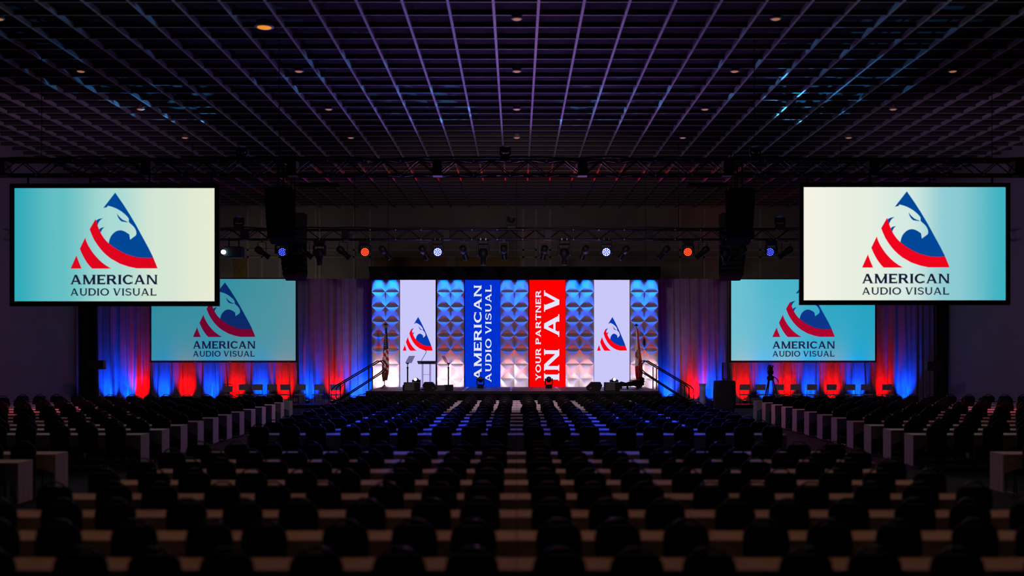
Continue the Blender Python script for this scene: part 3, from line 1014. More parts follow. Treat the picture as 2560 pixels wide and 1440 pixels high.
flag('furled navy, red and white flag with stars on a gold base', 961, 49.3, Z(813, 49.3), us_colors, [M_FNAVY, M_FRED, M_FWHITE, M_GOLD], M_FWHITE, 0.06)
flag('furled red and white flag with a tan seal', 1596, 49.3, Z(815, 49.3), fl_colors, [M_FNAVY, M_FRED, M_FWHITE, mat('seal_tan', (0.32, 0.22, 0.1), 0.8, noise=0.5, nscale=12)], None, -0.1)

# lectern
dl = 48.4
t = thing('lectern', 'clear acrylic lectern with a gooseneck microphone', 'lectern', (X(1066, dl), dl, SZ))
zt = Z(908, dl) - SZ
for sx in (-1, 1):
    obj('post', MB().box((sx * 0.17, 0, zt / 2), (0.06, 0.3, zt)), M_ACRYL, t)
obj('shelf', MB().box((0, 0, zt * 0.56), (0.34, 0.3, 0.02)), M_ACRYL, t)
obj('base_plate', MB().box((0, 0, 0.012), (0.6, 0.5, 0.024)), M_ACRYL, t)
obj('top', MB().box((0.03, 0, zt + 0.03), (0.84, 0.5, 0.03), Matrix.Rotation(R(-14), 3, 'X')), mat('lectern_top', (0.1, 0.08, 0.13), 0.4), t)
obj('reading_ledge', MB().box((0.08, -0.24, zt + 0.02), (0.6, 0.04, 0.06)), M_BLACKSAT, t)
g = MB().tube([(-0.25, 0, zt + 0.04), (-0.22, 0, zt + 0.12), (-0.02, -0.05, zt + 0.46), (0.0, -0.08, zt + 0.53), (-0.03, -0.12, zt + 0.58)], 0.011, 6)
mic = obj('microphone', g, M_BLACKSAT, t)
obj('capsule', MB().cyl((-0.03, -0.12, zt + 0.58), (-0.05, -0.15, zt + 0.62), 0.02, 0.016, 8), M_BLACK, mic)


def prompter(px, px_glass, d, label):
    x = X(px, d)
    t = thing('teleprompter', label, 'teleprompter', (x, d, SZ), group='teleprompters beside the lectern')
    zg = Z(907.5, d) - SZ
    obj('base_box', MB().bevel_box((0, 0, 0.12), (0.4, 0.36, 0.24), 0.015), M_BLACKSAT, t)
    obj('pole', MB().cyl((0, 0, 0.2), (0, 0, zg - 0.22), 0.03, n=10).cyl((0, 0, zg - 0.22), (0, 0, zg - 0.04), 0.018, n=8), M_BLACK, t)
    obj('clamp', MB().box((0, 0, zg - 0.02), (0.12, 0.05, 0.05)).box((0, 0, zg - 0.2), (0.08, 0.07, 0.05)), M_BLACK, t)
    dx = [(p - px) * d / F_PX for p in px_glass]
    h = Z(890, d) - SZ
    pl = [Vector((dx[0], 0, zg)), Vector((dx[1], 0, zg)), Vector((dx[2], 0.2, h)), Vector((dx[3], 0.2, h))]
    nrm = Vector((0, 0.008, -0.004))
    vs = [p - nrm for p in pl] + [p + nrm for p in pl]
    obj('glass', MB().add(vs, [(0, 1, 2, 3), (7, 6, 5, 4), (0, 4, 5, 1), (1, 5, 6, 2), (2, 6, 7, 3), (3, 7, 4, 0)]), M_PROMPT, t)


prompter(1019, (1013, 1029, 1036.5, 1021), 46.75, 'teleprompter on a pole left of the lectern, glass facing right')
prompter(1121, (1113, 1122, 1111, 1103), 46.75, 'teleprompter on a pole right of the lectern, glass facing left')


def front_fill(px0, px1, label):
    d = 46.25
    x0, x1 = X(px0, d), X(px1, d)
    w = x1 - x0
    t = thing('speaker', label, 'loudspeaker', ((x0 + x1) / 2, d, SZ), group='box speakers on the stage lip')
    h = Z(956, d) - SZ
    obj('cabinet', MB().bevel_box((0, 0.16, h / 2), (w, 0.36, h), 0.015), M_BLACKSAT, t)
    obj('grille', MB().bevel_box((-w * 0.15, -0.03, h / 2), (w * 0.66, 0.03, h * 0.94), 0.008), M_GREYCASE, t)
    obj('badge', MB().box((-w * 0.15, -0.048, h * 0.55), (0.1, 0.006, 0.03)), M_STEEL, t)
    for sx in (-0.44, 0.2, 0.44):
        obj('rail', MB().box((w * sx, -0.045, h / 2), (0.02, 0.02, h * 0.98)), M_CHROME, t)


front_fill(1009, 1049, 'dark grey box speaker on the stage lip in front of the left teleprompter')
front_fill(1511, 1550, 'dark grey box speaker on the stage lip at the right end of the stage')


def wedge(px0, px1, label, flip):
    d = 46.3
    x0, x1 = X(px0, d), X(px1, d)
    w, h = x1 - x0, Z(955, d) - SZ
    t = thing('stage_monitor', label, 'loudspeaker', ((x0 + x1) / 2, d, SZ), group='wedge monitors on the stage')
    p = [(-w / 2, h * 0.62), (-w / 2 + 0.08, h), (w * 0.16, h), (w / 2, h * 0.42), (w * 0.42, 0.03), (w * 0.2, 0.0), (-w * 0.35, 0.0)]
    if flip:
        p = [(-a, c) for a, c in p][::-1]
    obj('cabinet', MB().prism(p, 'y', -0.2, 0.25), M_BLACKSAT, t)
    s = -1 if flip else 1
    obj('handle', MB().box((s * w * 0.24, -0.21, h * 0.32), (0.08, 0.02, 0.03), Matrix.Rotation(R(30 * s), 3, 'Y')), M_GOLD, t)


wedge(1057, 1093, 'black wedge monitor in front of the lectern', False)
wedge(1465, 1505, 'black wedge monitor left of the right box speaker', True)
o = obj('equipment_case', MB().bevel_box((0, 0, 0.115), (0.36, 0.4, 0.23), 0.015).box((0.15, -0.2, 0.15), (0.03, 0.02, 0.12)), M_GREYCASE)
o.location = (X(1103, 46.5), 46.5, SZ)
tag(o, 'flat grey case at the foot of the right teleprompter', 'case')
# cable coil between the left box and wedge
b = MB()
for k in range(3):
    b.tube([(0.16 * math.cos(a / 12 * 2 * math.pi) + 0.03 * k, 0.12 * math.sin(a / 12 * 2 * math.pi), 0.02 + 0.025 * k) for a in range(12)], 0.012, 6, closed=True)
o = obj('cable_coil', b, mat('pale_cable', (0.4, 0.38, 0.45), 0.5), smooth=True)
o.location = (X(1054, 46.6), 46.6, SZ)
tag(o, 'coil of pale cable between the left box speaker and wedge monitor', 'cable')
# covered gear on the right end of the stage
dg = 48.6
t = thing('equipment_cart', 'low dark cart of covered gear with a brown top beside the red and white flag', 'cart', (X(1577, dg), dg, SZ))
prof = [(-0.5, 0.1), (-0.52, 0.26), (-0.42, 0.33), (-0.2, 0.27), (0.0, 0.34), (0.3, 0.38), (0.38, 0.3), (0.36, 0.06), (0.1, 0.14), (-0.25, 0.12)]
obj('cover', MB().prism(prof, 'y', -0.25, 0.25), M_CLOTHBLACK, t)
obj('top_board', MB().box((0.12, 0, 0.39), (0.36, 0.4, 0.03), Matrix.Rotation(R(-4), 3, 'Y')), M_BROWN, t)
for lx in (-0.44, -0.15, 0.3):
    for ly in (-0.2, 0.2):
        obj('leg', MB().cyl((lx, ly, 0), (lx, ly, 0.14), 0.025, n=8), M_BLACK, t)
b = MB()
rnd = random.Random(4)
for k in range(11):
    b.lathe((0.43 + rnd.uniform(-0.06, 0.1), rnd.uniform(-0.15, 0.15), 0.08 + 0.035 * k), (rnd.uniform(-0.4, 0.4), rnd.uniform(-0.4, 0.4), 1), [(0, 0.03), (0.03, 0.1), (0.08, 0.09), (0.12, 0.03)], 9)
obj('bundle', b, M_CLOTHBLACK, t, True, label='crumpled black cloth bundle')


# ------------------------------------------------------------------ moving heads, ellipsoidals, projector
def moving_head(label, loc, hang, aim, kind, face=None, dots=None, sc=1.0, group=None, dim_lens=None):
    """base, yoke and head; 'aim' is the direction the lens looks at in the hall"""
    t = thing('moving_head', label, 'stage light', loc, (R(180), 0, 0) if hang else (0, 0, 0), group)
    t.scale = (sc, sc, sc)
    a = Vector(aim).normalized()
    if hang:
        a = Vector((a.x, -a.y, -a.z))
    obj('base', MB().bevel_box((0, 0, 0.075), (0.42, 0.34, 0.15), 0.025), M_BLACKSAT, t)
    if group != 'moving heads standing on the stage':
        for sx in (-0.1, 0.1):
            obj('clamp', MB().box((sx, 0, -0.03), (0.05, 0.07, 0.12)), M_CHROME, t)
    hz = 0.52 if kind == 'spot' else 0.46
    y = MB()
    y.bevel_box((0, 0, 0.19), (0.44, 0.2, 0.07), 0.02)
    for sx in (-1, 1):
        y.bevel_box((sx * 0.215, 0, (0.19 + hz) / 2 + 0.03), (0.07, 0.18, hz - 0.1), 0.02)
    obj('yoke', y, M_BLACKSAT, t)
    if kind == 'spot':
        h = MB().lathe(Vector((0, 0, hz)) - a * 0.22, a, [(0, 0.08), (0.03, 0.15), (0.2, 0.175), (0.34, 0.17), (0.36, 0.14), (0.6, 0.105), (0.62, 0.11), (0.64, 0.1)], 18)
        tip, r = Vector((0, 0, hz)) + a * 0.42, 0.095
    else:
        h = MB().lathe(Vector((0, 0, hz)) - a * 0.17, a, [(0, 0.08), (0.03, 0.15), (0.1, 0.18), (0.26, 0.19), (0.29, 0.185)], 18)
        tip, r = Vector((0, 0, hz)) + a * 0.122, 0.17
    hd = obj('head', h, M_BLACKSAT, t, True)
    lm = face if face else (dim_lens or mat('dark_lens', (0.02, 0.02, 0.03), 0.05, spec=1.0))
    obj('lens', MB().lathe(tip, a, [(-0.01, r), (0.004, r * 0.97), (0.012, r * 0.5)], 18), lm, hd)
    if dots:
        q = a.to_track_quat('Z', 'Y')
        b = MB()
        spots = [(0, 0)] + [(0.075 * math.cos(R(60 * k)), 0.075 * math.sin(R(60 * k))) for k in range(6)] + \
                [(0.138 * math.cos(R(30 * k + 15)), 0.138 * math.sin(R(30 * k + 15))) for k in range(12)]
        for u, v in spots:
            c = tip + a * 0.014 + q @ Vector((u, v, 0))
            b.cyl(c, c + a * 0.006, 0.021, n=8)
        obj('led_cells', b, dots, hd)
    return t


def clamp(mb, x, y, z0, z1):
    mb.box((x, y, (z0 + z1) / 2), (0.05, 0.06, z1 - z0))


DR, DF = 44.0, 30.0
ZR0, ZR1 = Z(599, DR), Z(575, DR)      # rear truss chords
ZF0, ZF1 = Z(439, DF), Z(403, DF)
M_FB, M_DB = mat('wash_blue', (0.01, 0.01, 0.02), emit=(0.0, 0.0, 0.45), strength=1.0), mat('cells_blue', (0.02, 0.02, 0.02), emit=(0.2, 0.3, 1), strength=1.2)
M_FBW, M_DW = mat('wash_bluewhite', (0.01, 0.01, 0.02), emit=(0.0, 0.02, 0.9), strength=1.5), mat('cells_white', (0.02, 0.02, 0.02), emit=(0.8, 0.95, 1), strength=6)
M_FO, M_DO = mat('wash_red', (0.02, 0.01, 0.01), emit=(0.8, 0.01, 0.0), strength=1.0), mat('cells_orange', (0.02, 0.02, 0.02), emit=(1.0, 0.2, 0.05), strength=1.4)
WG = 'LED wash lights under the rear truss'
for px, f, dts, lab in [(703, M_FB, M_DB, 'blue LED wash light hanging below the left loudspeaker array'),
                        (912, M_FO, M_DO, 'orange red LED wash light hanging left of the stage wall'),
                        (1094, M_FBW, M_DW, 'glaring blue white LED wash light above the lectern side'),
                        (1516, M_FBW, M_DW, 'glaring blue white LED wash light above the right emblem banner'),
                        (1720, M_FO, M_DO, 'orange red LED wash light hanging right of the stage wall'),
                        (1928, M_FB, M_DB, 'blue LED wash light hanging beside the right hung screen')]:
    lx = X(px, DR - 0.2)
    moving_head(lab, (lx, DR - 0.2, ZR0 - 0.06), True, (-(lx) * 0.03 + (0.35 if px == 703 else (-0.35 if px == 1928 else 0)), -1, -0.12), 'wash', f, dts, 1.0, WG)
SG = 'spot heads pointing down from the rear truss'
for px, lab in [(799, 'dark moving spot head pointing down right of the left loudspeaker array'), (1208, 'dark moving spot head pointing down above the blue banner'),
                (1411, 'dark moving spot head pointing down above the red banner'), (1814, 'dark moving spot head pointing down at the right loudspeaker array')]:
    moving_head(lab, (X(px, DR - 0.2), DR - 0.2, ZR0 - 0.06), True, (0, 0.12, -1), 'spot', None, None, 1.05, SG)
M_LENSPURPLE = mat('glowing_lens', (0.005, 0.005, 0.01), 0.1, emit=(0.2, 0.25, 0.9), strength=0.03)
for px, py, d, zt_, nm in [(597, 556, DR, ZR1, 'left part of the rear truss'), (1278, 556, DR, ZR1, 'middle of the rear truss'), (1950, 556, DR, ZR1, 'right part of the rear truss'),
                           (605, 385, DF, ZF1, 'left part of the front truss'), (1263, 385, DF, ZF1, 'middle of the front truss'), (1888, 385, DF, ZF1, 'right part of the front truss')]:
    lx = X(px, d)
    moving_head('moving head standing on the ' + nm, (lx, d, zt_ + 0.05), False, (0.15 * (-1 if lx > 0 else 1), -0.3, 0.9), 'wash', None, None,
                0.62 if d == DF else 0.85, 'moving heads on top of the trusses', M_LENSPURPLE)
M_LENSW = mat('lit_lens', (0.3, 0.3, 0.35), emit=(0.7, 0.85, 1.0), strength=2.5)
M_LENSG = mat('grey_lens', (0.2, 0.2, 0.25), 0.1, spec=1.0)
dmh = 49.6
for px, lensm, d, lab in [(1041, M_LENSW, 47.4, 'moving head on the stage between the left teleprompter and the lectern, lens lit'),
                          (1201, M_LENSG, dmh, 'grey moving head on the stage in front of the blue banner'),
                          (1372, M_LENSG, dmh, 'grey moving head on the stage in front of the red banner'),
                          (1535, M_LENSW, 47.4, 'moving head on the stage behind the right box speaker, lens lit')]:
    moving_head(lab, (X(px, d), d, SZ + 0.005), False, (-0.05 if px < 1290 else -0.03, -1, 0.25), 'spot', None, None, 0.74, 'moving heads standing on the stage', lensm)


def ellipsoidal(px, py, aim, label, d=DR - 0.195):
    x = X(px, d)
    t = thing('ellipsoidal_light', label, 'stage light', (x, d, ZR0), group='ellipsoidal spotlights under the rear truss')
    a = Vector(aim).normalized()
    zc = Z(py, d) - ZR0
    c = Vector((0, 0, zc))
    bd = obj('body', MB().lathe(c - a * 0.32, a, [(0, 0.06), (0.04, 0.13), (0.2, 0.15), (0.3, 0.12), (0.34, 0.1), (0.36, 0.12)], 14), M_BLACKSAT, t, True)
    obj('lens_tube', MB().lathe(c + a * 0.02, a, [(0, 0.095), (0.27, 0.1), (0.28, 0.12), (0.32, 0.12)], 14), M_BLACK, t, True)
    obj('gel_frame', MB().lathe(c + a * 0.33, a, [(0, 0.125), (0.012, 0.125)], 4), M_STEEL, t)
    y = MB()
    for s in (-1, 1):
        y.box((s * 0.17, 0, (zc - 0.13) / 2 - 0.04), (0.02, 0.05, -zc - 0.1))
    y.box((0, 0, -0.13), (0.36, 0.05, 0.02))
    obj('yoke', y, M_BLACK, t)
    obj('clamp', MB().box((0, 0, -0.07), (0.05, 0.06, 0.14)), M_BLACK, t)
    return t


for k, px in enumerate([655, 763, 858, 962, 1060, 1160, 1260, 1360, 1461, 1560, 1660, 1757, 1850, 1965]):
    dx = (1290 - px) / 500
    ellipsoidal(px, 631, (max(-1.1, min(1.1, dx)), 0.75, -0.85), 'black ellipsoidal spotlight under the rear truss, %s from the left' % ORD[k])
# projector
dp = 43.8
t = thing('projector', 'projector with a glaring lens hanging beside the left hung screen', 'projector', (X(585, dp), dp, ZR0))
obj('housing', MB().bevel_box((0, 0, Z(631, dp) - ZR0), (0.72, 0.6, 0.44), 0.03), M_BLACKSAT, t)
obj('lens', MB().cyl((-0.33, -0.3, Z(632, dp) - ZR0), (-0.34, -0.38, Z(632, dp) - ZR0), 0.085, n=16), mat('projector_lens', (0.1, 0.1, 0.1), emit=(0.5, 0.9, 1.0), strength=14), t)
obj('mount', MB().box((-0.2, 0, -0.13), (0.05, 0.05, 0.4)).box((0.2, 0, -0.13), (0.05, 0.05, 0.4)), M_BLACK, t)


# ------------------------------------------------------------------ trusses
def truss(label, d, z0, z1, x0, x1, seg, xoff):
    t = thing('truss', label, 'truss', ((x0 + x1) / 2, d, z0), group='black box trusses')
    cx, w, r = (x0 + x1) / 2, (z1 - z0) / 2, 0.032
    h = z1 - z0
    for yy in (-w, w):
        for zz in (0, h):
            obj('chord', MB().cyl((x0 - cx, yy, zz), (x1 - cx, yy, zz), r, n=8), M_BLACK, t, True)
    br, gu, no = MB(), MB(), MB()
    step = seg / 8
    k, x = 0, xoff
    while x > x0:
        x -= seg
    while x < x1:
        for i in range(8):
            xa, xb = x + i * step - cx, x + (i + 1) * step - cx
            if x0 - cx < xa and xb < x1 - cx:
                za, zb = (0, h) if i % 2 == 0 else (h, 0)
                for yy in (-w, w):
                    br.cyl((xa, yy, za), (xb, yy, zb), 0.017, n=6, caps=False)
                for zz in (0, h):
                    br.cyl((xa, -w if i % 2 else w, zz), (xb, w if i % 2 else -w, zz), 0.017, n=6, caps=False)
                if i in (1, 3, 5):
                    for zz in (0, h):
                        no.box((xb, -w - r * 0.6, zz - 0.02), (0.035, 0.03, 0.035))
        if x0 < x < x1:
            gu.box((x - cx, 0, h / 2), (0.26, 2 * w + 0.03, h + 0.04))
        x += seg
    obj('bracing', br, M_BLACK, t)
    obj('connector', gu, M_BLACKSAT, t)
    obj('node_bolts', no, M_TAPE, t)  # white puts the glints of the bolts into the colour
    ch = MB()
    for xx in (-13.2, -6.6, 6.6, 13.2):
        ch.cyl((xx - cx, 0, h), (xx - cx, 0, TOP - 0.01 - z0), 0.012, n=6)
    obj('chain_hoist', ch, M_BLACK, t)
    cb = MB()
    rnd = random.Random(int(d))
    for q in range(4):
        a = x0 - cx + 2 + q * (x1 - x0 - 4) / 4
        pts = [(a + i * (x1 - x0 - 4) / 40, rnd.uniform(-0.6, 0.6) * w, h + 0.05 + rnd.uniform(0, 0.07)) for i in range(11)]
        cb.tube(pts, 0.03, 5)
    obj('cable_run', cb, M_BLACKSAT, t, True)
    return t


truss('long black box truss crossing the hall above the hung screens', DF, ZF0, ZF1, XL + 0.8, XR - 0.8, 4.02, X(1094, DF))
truss('black box truss above the stage carrying the stage lights', DR, ZR0, ZR1, XL + 0.8, XR - 0.8, 4.12, X(1117, DR))


# ------------------------------------------------------------------ loudspeaker arrays
def line_array(label, px, d, ytop, ybot, n, wpx, hang_y, yaw):
    x, w = X(px, d), wpx * d / F_PX
    zt_, zb_ = Z(ytop, d), Z(ybot, d)
    h = (zt_ - zb_) / n
    t = thing('line_array', label, 'loudspeaker', (x, d, zb_), (0, 0, yaw), 'hanging loudspeaker arrays')
    H = zt_ - zb_
    b, gr = MB(), None
    for k in range(n):
        ang = 1.5 + 2.2 * k
        zc = H - (k + 0.5) * h
        off = -0.012 * k * k * 0.7
        wk = w * (1 - 0.012 * k)
        p = [(-wk / 2, -0.25), (wk / 2, -0.25), (wk * 0.4, 0.28), (-wk * 0.4, 0.28)]
        m = MB().prism(p, 'z', -h * 0.49, h * 0.49)
        g = MB().box((0, -0.262, 0), (wk * 0.94, 0.02, h * 0.88))
        Mx = Matrix.Translation((0, -off, zc)) @ Matrix.Rotation(R(-ang), 4, 'X')
        c = obj('cabinet', MB().merge(m, Mx), M_BLACKSAT, t)
        obj('grille', MB().merge(g, Mx), M_GRILLE, c)
    obj('fly_frame', MB().box((0, 0, H + 0.03), (w * 0.8, 0.5, 0.06)), M_BLACK, t)
    r = MB()
    top = (Z(hang_y, d) if hang_y else TOP - 0.01) - zb_
    for sx in (-0.07, 0.07):
        r.cyl((sx, 0, H + 0.04), (sx, 0, top), 0.025, n=6)
    obj('hanging_chain', r, M_BLACK, t)


line_array('curved black loudspeaker array hanging beside the left hung screen', 702, 29.8, 476, 598, 8, 76, 412, R(8))
line_array('curved black loudspeaker array hanging beside the right hung screen', 1849, 29.8, 478, 600, 8, 72, 412, R(-8))
line_array('tall black loudspeaker array far behind the left one, near the stage', 733, 46.0, 537, 691, 12, 72, 0, R(6))
line_array('tall black loudspeaker array far behind the right one, near the stage', 1832, 46.0, 537, 691, 12, 72, 0, R(-6))

for px, py, side in ((242, 912, 'left'), (2335, 915, 'right')):
    d = 46.5
    t = thing('side_speaker', 'small black speaker on a slim stand by the %s masking drape' % side, 'loudspeaker', (X(px, d), d, 0), group='small speakers on stands')
    zc = Z(py, d)
    obj('cabinet', MB().bevel_box((0, 0, zc), (0.68, 0.34, 0.38), 0.02), M_BLACKSAT, t)
    obj('grille', MB().box((0, -0.175, zc), (0.62, 0.012, 0.32)), M_GRILLE, t)
    obj('pole', MB().cyl((0, 0, 0.3), (0, 0, zc - 0.19), 0.02, n=8), M_BLACK, t)
    for k in range(3):
        a = R(90 + 120 * k)
        obj('leg', MB().cyl((0, 0, 0.7), (0.45 * math.cos(a), 0.45 * math.sin(a), 0.02), 0.014, n=6), M_BLACK, t)


# ------------------------------------------------------------------ grey chairs on the risers
def grey_chair():
    t = thing('conference_chair', 'x', 'chair', group='grey chairs on the risers')
    # faces the audience: seat towards -y
    obj('backrest', MB().bevel_box((0, 0.2, 0.81), (0.47, 0.04, 0.28), 0.012, Matrix.Rotation(R(-6), 3, 'X')), M_GREY, t)
    obj('seat', MB().bevel_box((0, -0.02, 0.46), (0.47, 0.45, 0.05), 0.015), M_GREY, t)
    for sx in (-1, 1):
        obj('leg', MB().cyl((sx * 0.23, -0.22, 0.45), (sx * 0.24, -0.24, 0), 0.012, n=6), M_CHROME, t)
        obj('leg', MB().cyl((sx * 0.23, 0.2, 0.94), (sx * 0.24, 0.24, 0), 0.012, n=6), M_CHROME, t)
    obj('stretcher', MB().cyl((-0.24, 0.23, 0.14), (0.24, 0.23, 0.14), 0.01, n=6), M_CHROME, t)
    return t


gc = grey_chair()
LX = [566, 606, 641.5, 677, 711, 749.5, 795, 836]
RX = [1863, 1904, 1949, 1991, 2033, 2083, 2128, 2168, 2222]
for i, px in enumerate(LX + RX):
    c = gc if i == 0 else copy_tree(gc)
    c.location = (X(px, 51.5), 51.5, 0.14)
    c.rotation_euler = (0, 0, R(random.uniform(-6, 6)))
    if i < len(LX):
        c['label'] = 'grey conference chair on the left riser, %s counting from the left end' % ORD[i]
    else:
        c['label'] = 'grey conference chair on the right riser, %s counting from the left end' % ORD[i - len(LX)]
for ch in gc.children:
    if ch.name.startswith('backrest'):
        ch.location = (0, 0.0, -0.09)
gc['label'] = 'grey conference chair at the left end, its backrest slipped below a bare top bar'
obj('top_bar', MB().cyl((-0.23, 0.2, 0.95), (0.23, 0.2, 0.95), 0.012, n=6), M_CHROME, gc)

# ------------------------------------------------------------------ monitor on its covered stand, tripod, small covered table
d = 47.6
t = thing('covered_stand', 'tall stand under a black cover, right of the stage stairs', 'stand', (X(1811, d), d, 0))
zt = Z(952, d)
prof = []
rings = [(0.0, 0.40, 0.34), (0.3, 0.46, 0.4), (0.8, 0.47, 0.41), (zt - 0.06, 0.455, 0.4), (zt, 0.44, 0.38)]
vs, fs = [], []
nseg = 28
for z, rx, ry in rings:
    for i in range(nseg):
        a = 2 * math.pi * i / nseg
        ca, sa = math.cos(a), math.sin(a)
        k = (abs(ca) ** 4 + abs(sa) ** 4) ** -0.25
        vs.append((rx * ca * k, ry * sa * k, z))
for j in range(len(rings) - 1):
    for i in range(nseg):
        fs.append((j * nseg + i, j * nseg + (i + 1) % nseg, (j + 1) * nseg + (i + 1) % nseg, (j + 1) * nseg + i))
fs.append(tuple(range((len(rings) - 1) * nseg, len(rings) * nseg)))
obj('cover', MB().add(vs, fs), mat('charcoal_cloth', (0.03, 0.03, 0.035), 0.85), t, True)
obj('top_board', MB().box((0, 0, zt - 0.03), (0.8, 0.7, 0.03)), M_TABLEWOOD, t)
t = thing('monitor', 'black flat monitor turned nearly edge-on on the black covered stand', 'monitor', (X(1811, d), d, zt + 0.003), (0, 0, R(58)))
obj('screen', MB().bevel_box((0, 0, 0.43), (0.5, 0.05, 0.74), 0.012), M_BLACKSAT, t)
obj('base', MB().box((0, 0, 0.012), (0.42, 0.24, 0.024)).box((0, 0.03, 0.06), (0.1, 0.03, 0.1)), M_BLACK, t)
obj('display', MB().box((0, -0.027, 0.43), (0.45, 0.004, 0.68)), mat('dark_display', (0.01, 0.006, 0.012), 0.15, spec=0.8), t)
d = 52.2
t = thing('covered_table', 'slim pale covered table against the drape behind the black covered stand', 'table', (X(1756, d), d, 0))
obj('cover', MB().lathe((0, 0, 0), (0, 0, 1), [(0.02, 0.17), (0.3, 0.14), (0.7, 0.14), (1.05, 0.16)], 16), M_LINEN, t, True)
obj('tabletop', MB().lathe((0, 0, 1.05), (0, 0, 1), [(0, 0.18), (0.05, 0.18)], 20), M_LINEN, t)
d = 47.2
t = thing('camera_tripod', 'dark tripod with a camera head standing before the right riser', 'tripod', (X(1926, d), d, 0))
for ang in (100, 215, 325):
    a = R(ang)
    b = MB().cyl((0.1 * math.cos(a), 0.1 * math.sin(a), 1.5), (0.3 * math.cos(a), 0.3 * math.sin(a), 0.8), 0.028, n=8)
    b.cyl((0.3 * math.cos(a), 0.3 * math.sin(a), 0.8), (0.55 * math.cos(a), 0.55 * math.sin(a), 0.02), 0.02, n=8)
    obj('leg', b, M_BLACK, t)
obj('spreader', MB().tube([(0.4 * math.cos(R(q)), 0.4 * math.sin(R(q)), 0.5) for q in (100, 215, 325)], 0.012, 6, closed=True), M_BLACK, t)
obj('crown', MB().lathe((0, 0, 1.4), (0, 0, 1), [(0, 0.06), (0.04, 0.15), (0.16, 0.16), (0.2, 0.09), (0.26, 0.09)], 12), M_BLACK, t, True)
obj('fluid_head', MB().bevel_box((0, 0, 1.76), (0.17, 0.2, 0.2), 0.02).cyl((-0.12, 0, 1.76), (0.12, 0, 1.76), 0.08, n=12), M_BLACKSAT, t)
obj('pan_bar', MB().tube([(0.08, -0.05, 1.6), (0.2, -0.2, 1.5), (0.26, -0.25, 1.42), (0.3, -0.25, 1.28)], 0.018, 6), M_BLACK, t)
obj('pan_bar', MB().tube([(-0.08, -0.05, 1.6), (-0.14, -0.2, 1.52), (-0.15, -0.2, 1.36)], 0.018, 6), M_BLACK, t)
cm = obj('camera_body', MB().bevel_box((0, 0.05, 1.93), (0.17, 0.36, 0.16), 0.02), M_BLACKSAT, t)
obj('viewfinder', MB().box((-0.06, -0.12, 2.04), (0.12, 0.1, 0.08)).box((0.08, -0.1, 2.03), (0.06, 0.08, 0.06)), M_BLACK, cm)

# ------------------------------------------------------------------ seating: tables, cloths, chairs
PITCH, TL, TD, TZ = 2.08, 2.048, 0.55, 0.75
NEAR_ROWS = [9.945 + 1.524 * k for k in range(8)]
FAR_ROWS = [25.23 + 1.482 * k for k in range(12)]


def in_view(x, y, m=90):
    return -m < VPX + F_PX * x / y < 2560 + m


tables = []      # x, y, block name, row index, side word, number
for rows, blk, name_l, name_c, name_r in ((NEAR_ROWS, 0, 'near left block', 'near centre block', 'near right block'),
                                          (FAR_ROWS, 1, 'far left block', 'far centre block', 'far right block')):
    for r, y in enumerate(rows):
        for k in range(3):
            tables.append((-(k + 0.5) * PITCH, y, name_c, r, 'left of the middle', k, -1))
            tables.append(((k + 0.5) * PITCH, y, name_c, r, 'right of the middle', k, 1))
        for k in range(6):
            tables.append((-8.68 - (k + 0.5) * PITCH, y, name_l, r, 'from the aisle', k, -1))
            tables.append((9.15 + (k + 0.5) * PITCH, y, name_r, r, 'from the aisle', k, 1))
tables = [q for q in tables if in_view(abs(q[0]) - 1.0 if q[0] > 0 else -(abs(q[0]) - 1.0), q[1], 20) and abs(q[0]) + 1.2 < 20.9]

# cloth: fitted top, short drop along the long sides, floor-length drop at both ends
b = MB()
hx, hy, zt = TL / 2 + 0.012, TD / 2 + 0.012, TZ + 0.028
nx = 16
drop = lambda u: 0.27 + 0.4 * max(0.0, (abs(u) - 0.965) / 0.035) ** 1.5
for sy in (-1, 1):
    vs = []
    for j in range(3):
        for i in range(nx + 1):
            u = -1 + 2 * i / nx
            if i == 1:
                u = -0.978
            if i == nx - 1:
                u = 0.978
            f = j / 2
            vs.append((u * hx, sy * (hy + 0.012 * f * math.sin(i * 1.7)), zt - drop(u) * f))
    fs = []
    for j in range(2):
        for i in range(nx):
            p = j * (nx + 1) + i
            fs.append((p, p + 1, p + nx + 2, p + nx + 1) if sy < 0 else (p + 1, p, p + nx + 1, p + nx + 2))
    b.add(vs, fs)
for sx in (-1, 1):
    vs, fs = [], []
    for j in range(4):
        for i in range(9):
            f = j / 3
            vs.append((sx * (hx + 0.003 * f * math.sin(i * 2.2)), -hy + 2 * hy * i / 8, zt - f * (zt - 0.06)))
    for j in range(3):
        for i in range(8):
            p = j * 9 + i
            fs.append((p, p + 1, p + 10, p + 9))
    b.add(vs, fs)
b.add([(-hx, -hy, zt), (hx, -hy, zt), (hx, hy, zt), (-hx, hy, zt)], [(0, 1, 2, 3)])
cloth_me = b.mesh('tablecloth', M_LINEN)
top_me = MB().box((0, 0, TZ - 0.012), (TL, TD, 0.026)).mesh('tabletop', M_TABLEWOOD)
leg_me = MB().tube([(0, -0.2, 0.72), (0, -0.21, 0.02), (0, 0.21, 0.02), (0, 0.2, 0.72)], 0.014, 6).mesh('leg', M_CHAIRMETAL)


def link(name, me, parent=None, loc=None):
    o = bpy.data.objects.new(name, me)
    COL.objects.link(o)
    if parent is not None:
        o.parent = parent
    if loc is not None:
        o.location = loc
    return o


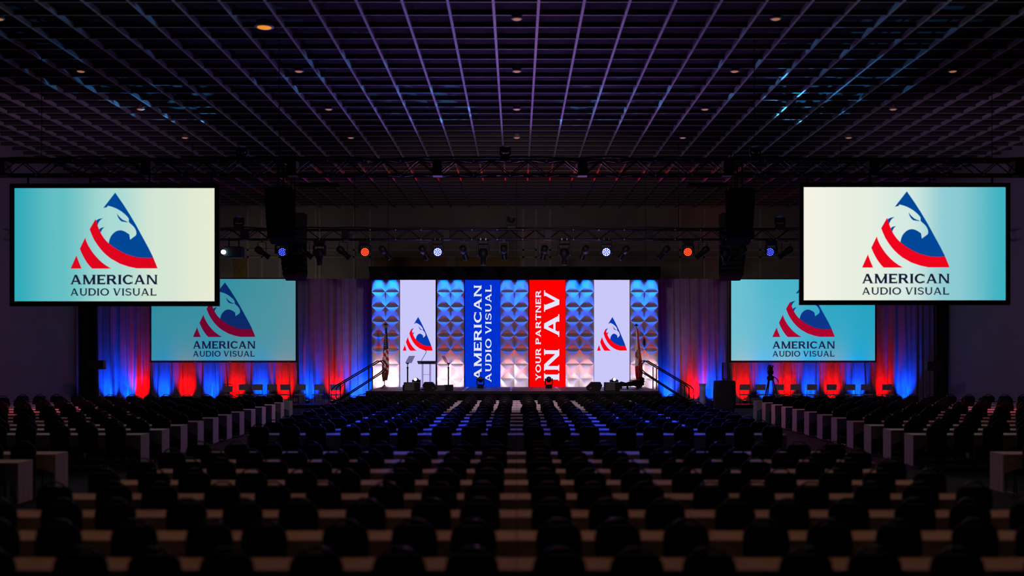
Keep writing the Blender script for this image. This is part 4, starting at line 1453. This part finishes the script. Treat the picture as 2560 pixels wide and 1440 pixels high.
for (x, y, blk, r, where, k, sg) in tables:
    place = '%s, %s row, %s %s' % (blk, near(r), ORD[k], where)
    t = thing('banquet_table', 'narrow table under white cloth, ' + place, 'table', (x, y, 0), group='classroom tables')
    link('tabletop', top_me, t)
    for sx in (-0.75, 0.75):
        link('leg', leg_me, t, (sx, 0, 0))
    c = link('tablecloth', cloth_me, None, (x, y, 0))
    tag(c, 'white tablecloth with long ends, ' + place, 'tablecloth', 'white tablecloths')

# the banquet chair, facing the stage
c_back = MB().prism([(-0.218, 0.47), (0.218, 0.47), (0.23, 0.88), (0.214, 0.95), (0.168, 1.0), (-0.168, 1.0), (-0.214, 0.95), (-0.23, 0.88)], 'y', -0.225, -0.175)
c_seat = MB().bevel_box((0, 0.0, 0.445), (0.44, 0.42, 0.07), 0.025)
c_handle = MB().tube([(-0.13, -0.2, 0.99), (-0.11, -0.2, 1.03), (-0.05, -0.2, 1.057), (0.05, -0.2, 1.057), (0.11, -0.2, 1.03), (0.13, -0.2, 0.99)], 0.014, 6)
c_leg = [MB().cyl((sx * 0.19, fy, 0.43), (sx * 0.2, fy * 1.1, 0.0), 0.013, n=6) for sx in (-1, 1) for fy in (-0.19, 0.17)]
back_me, seat_me, handle_me = c_back.mesh('backrest', M_CHAIR), c_seat.mesh('seat', M_CHAIR), c_handle.mesh('handle', M_CHAIRMETAL, True)
leg_mes = [m.mesh('leg', M_CHAIRMETAL) for m in c_leg]
whole = MB()
for m in [c_back, c_seat]:
    whole.merge(m, Matrix.Identity(4))
nf = len(whole.f)
for m in [c_handle] + c_leg:
    whole.merge(m, Matrix.Identity(4))
whole.mi = [0] * nf + [1] * (len(whole.f) - nf)

rnd = random.Random(21)
seats = []
for (x, y, blk, r, where, k, sg) in tables:
    for q, off in enumerate((-0.655, -0.03 * sg, 0.635)):
        sx = x + off + rnd.uniform(-0.035, 0.035)
        sy = y - 0.515 + rnd.uniform(-0.03, 0.02)
        rz = R(rnd.uniform(-4, 4))
        n = k * 3 + (q if sg > 0 else 2 - q)
        if in_view(sx, sy, 40):
            seats.append((sy, sx, rz, blk, r, where, n))
seats.sort()
rest = MB()
for i, (sy, sx, rz, blk, r, where, n) in enumerate(seats):
    if i < 300:
        t = thing('banquet_chair', 'black banquet chair, %s, %s row, %s %s' % (blk, near(r), ORD[n], where), 'chair', (sx, sy, 0), (0, 0, rz), 'black banquet chairs')
        link('backrest', back_me, t)
        link('seat', seat_me, t)
        link('handle', handle_me, t)
        for lm in leg_mes:
            link('leg', lm, t)
    else:
        rest.merge(whole, Matrix.Translation((sx, sy, 0)) @ Matrix.Rotation(rz, 4, 'Z'))
o = obj('banquet_chair_rows', rest, [M_CHAIR, M_CHAIRMETAL])
tag(o, 'rows of black banquet chairs farthest from the camera, nearest the stage', 'chairs', 'black banquet chairs', 'stuff')
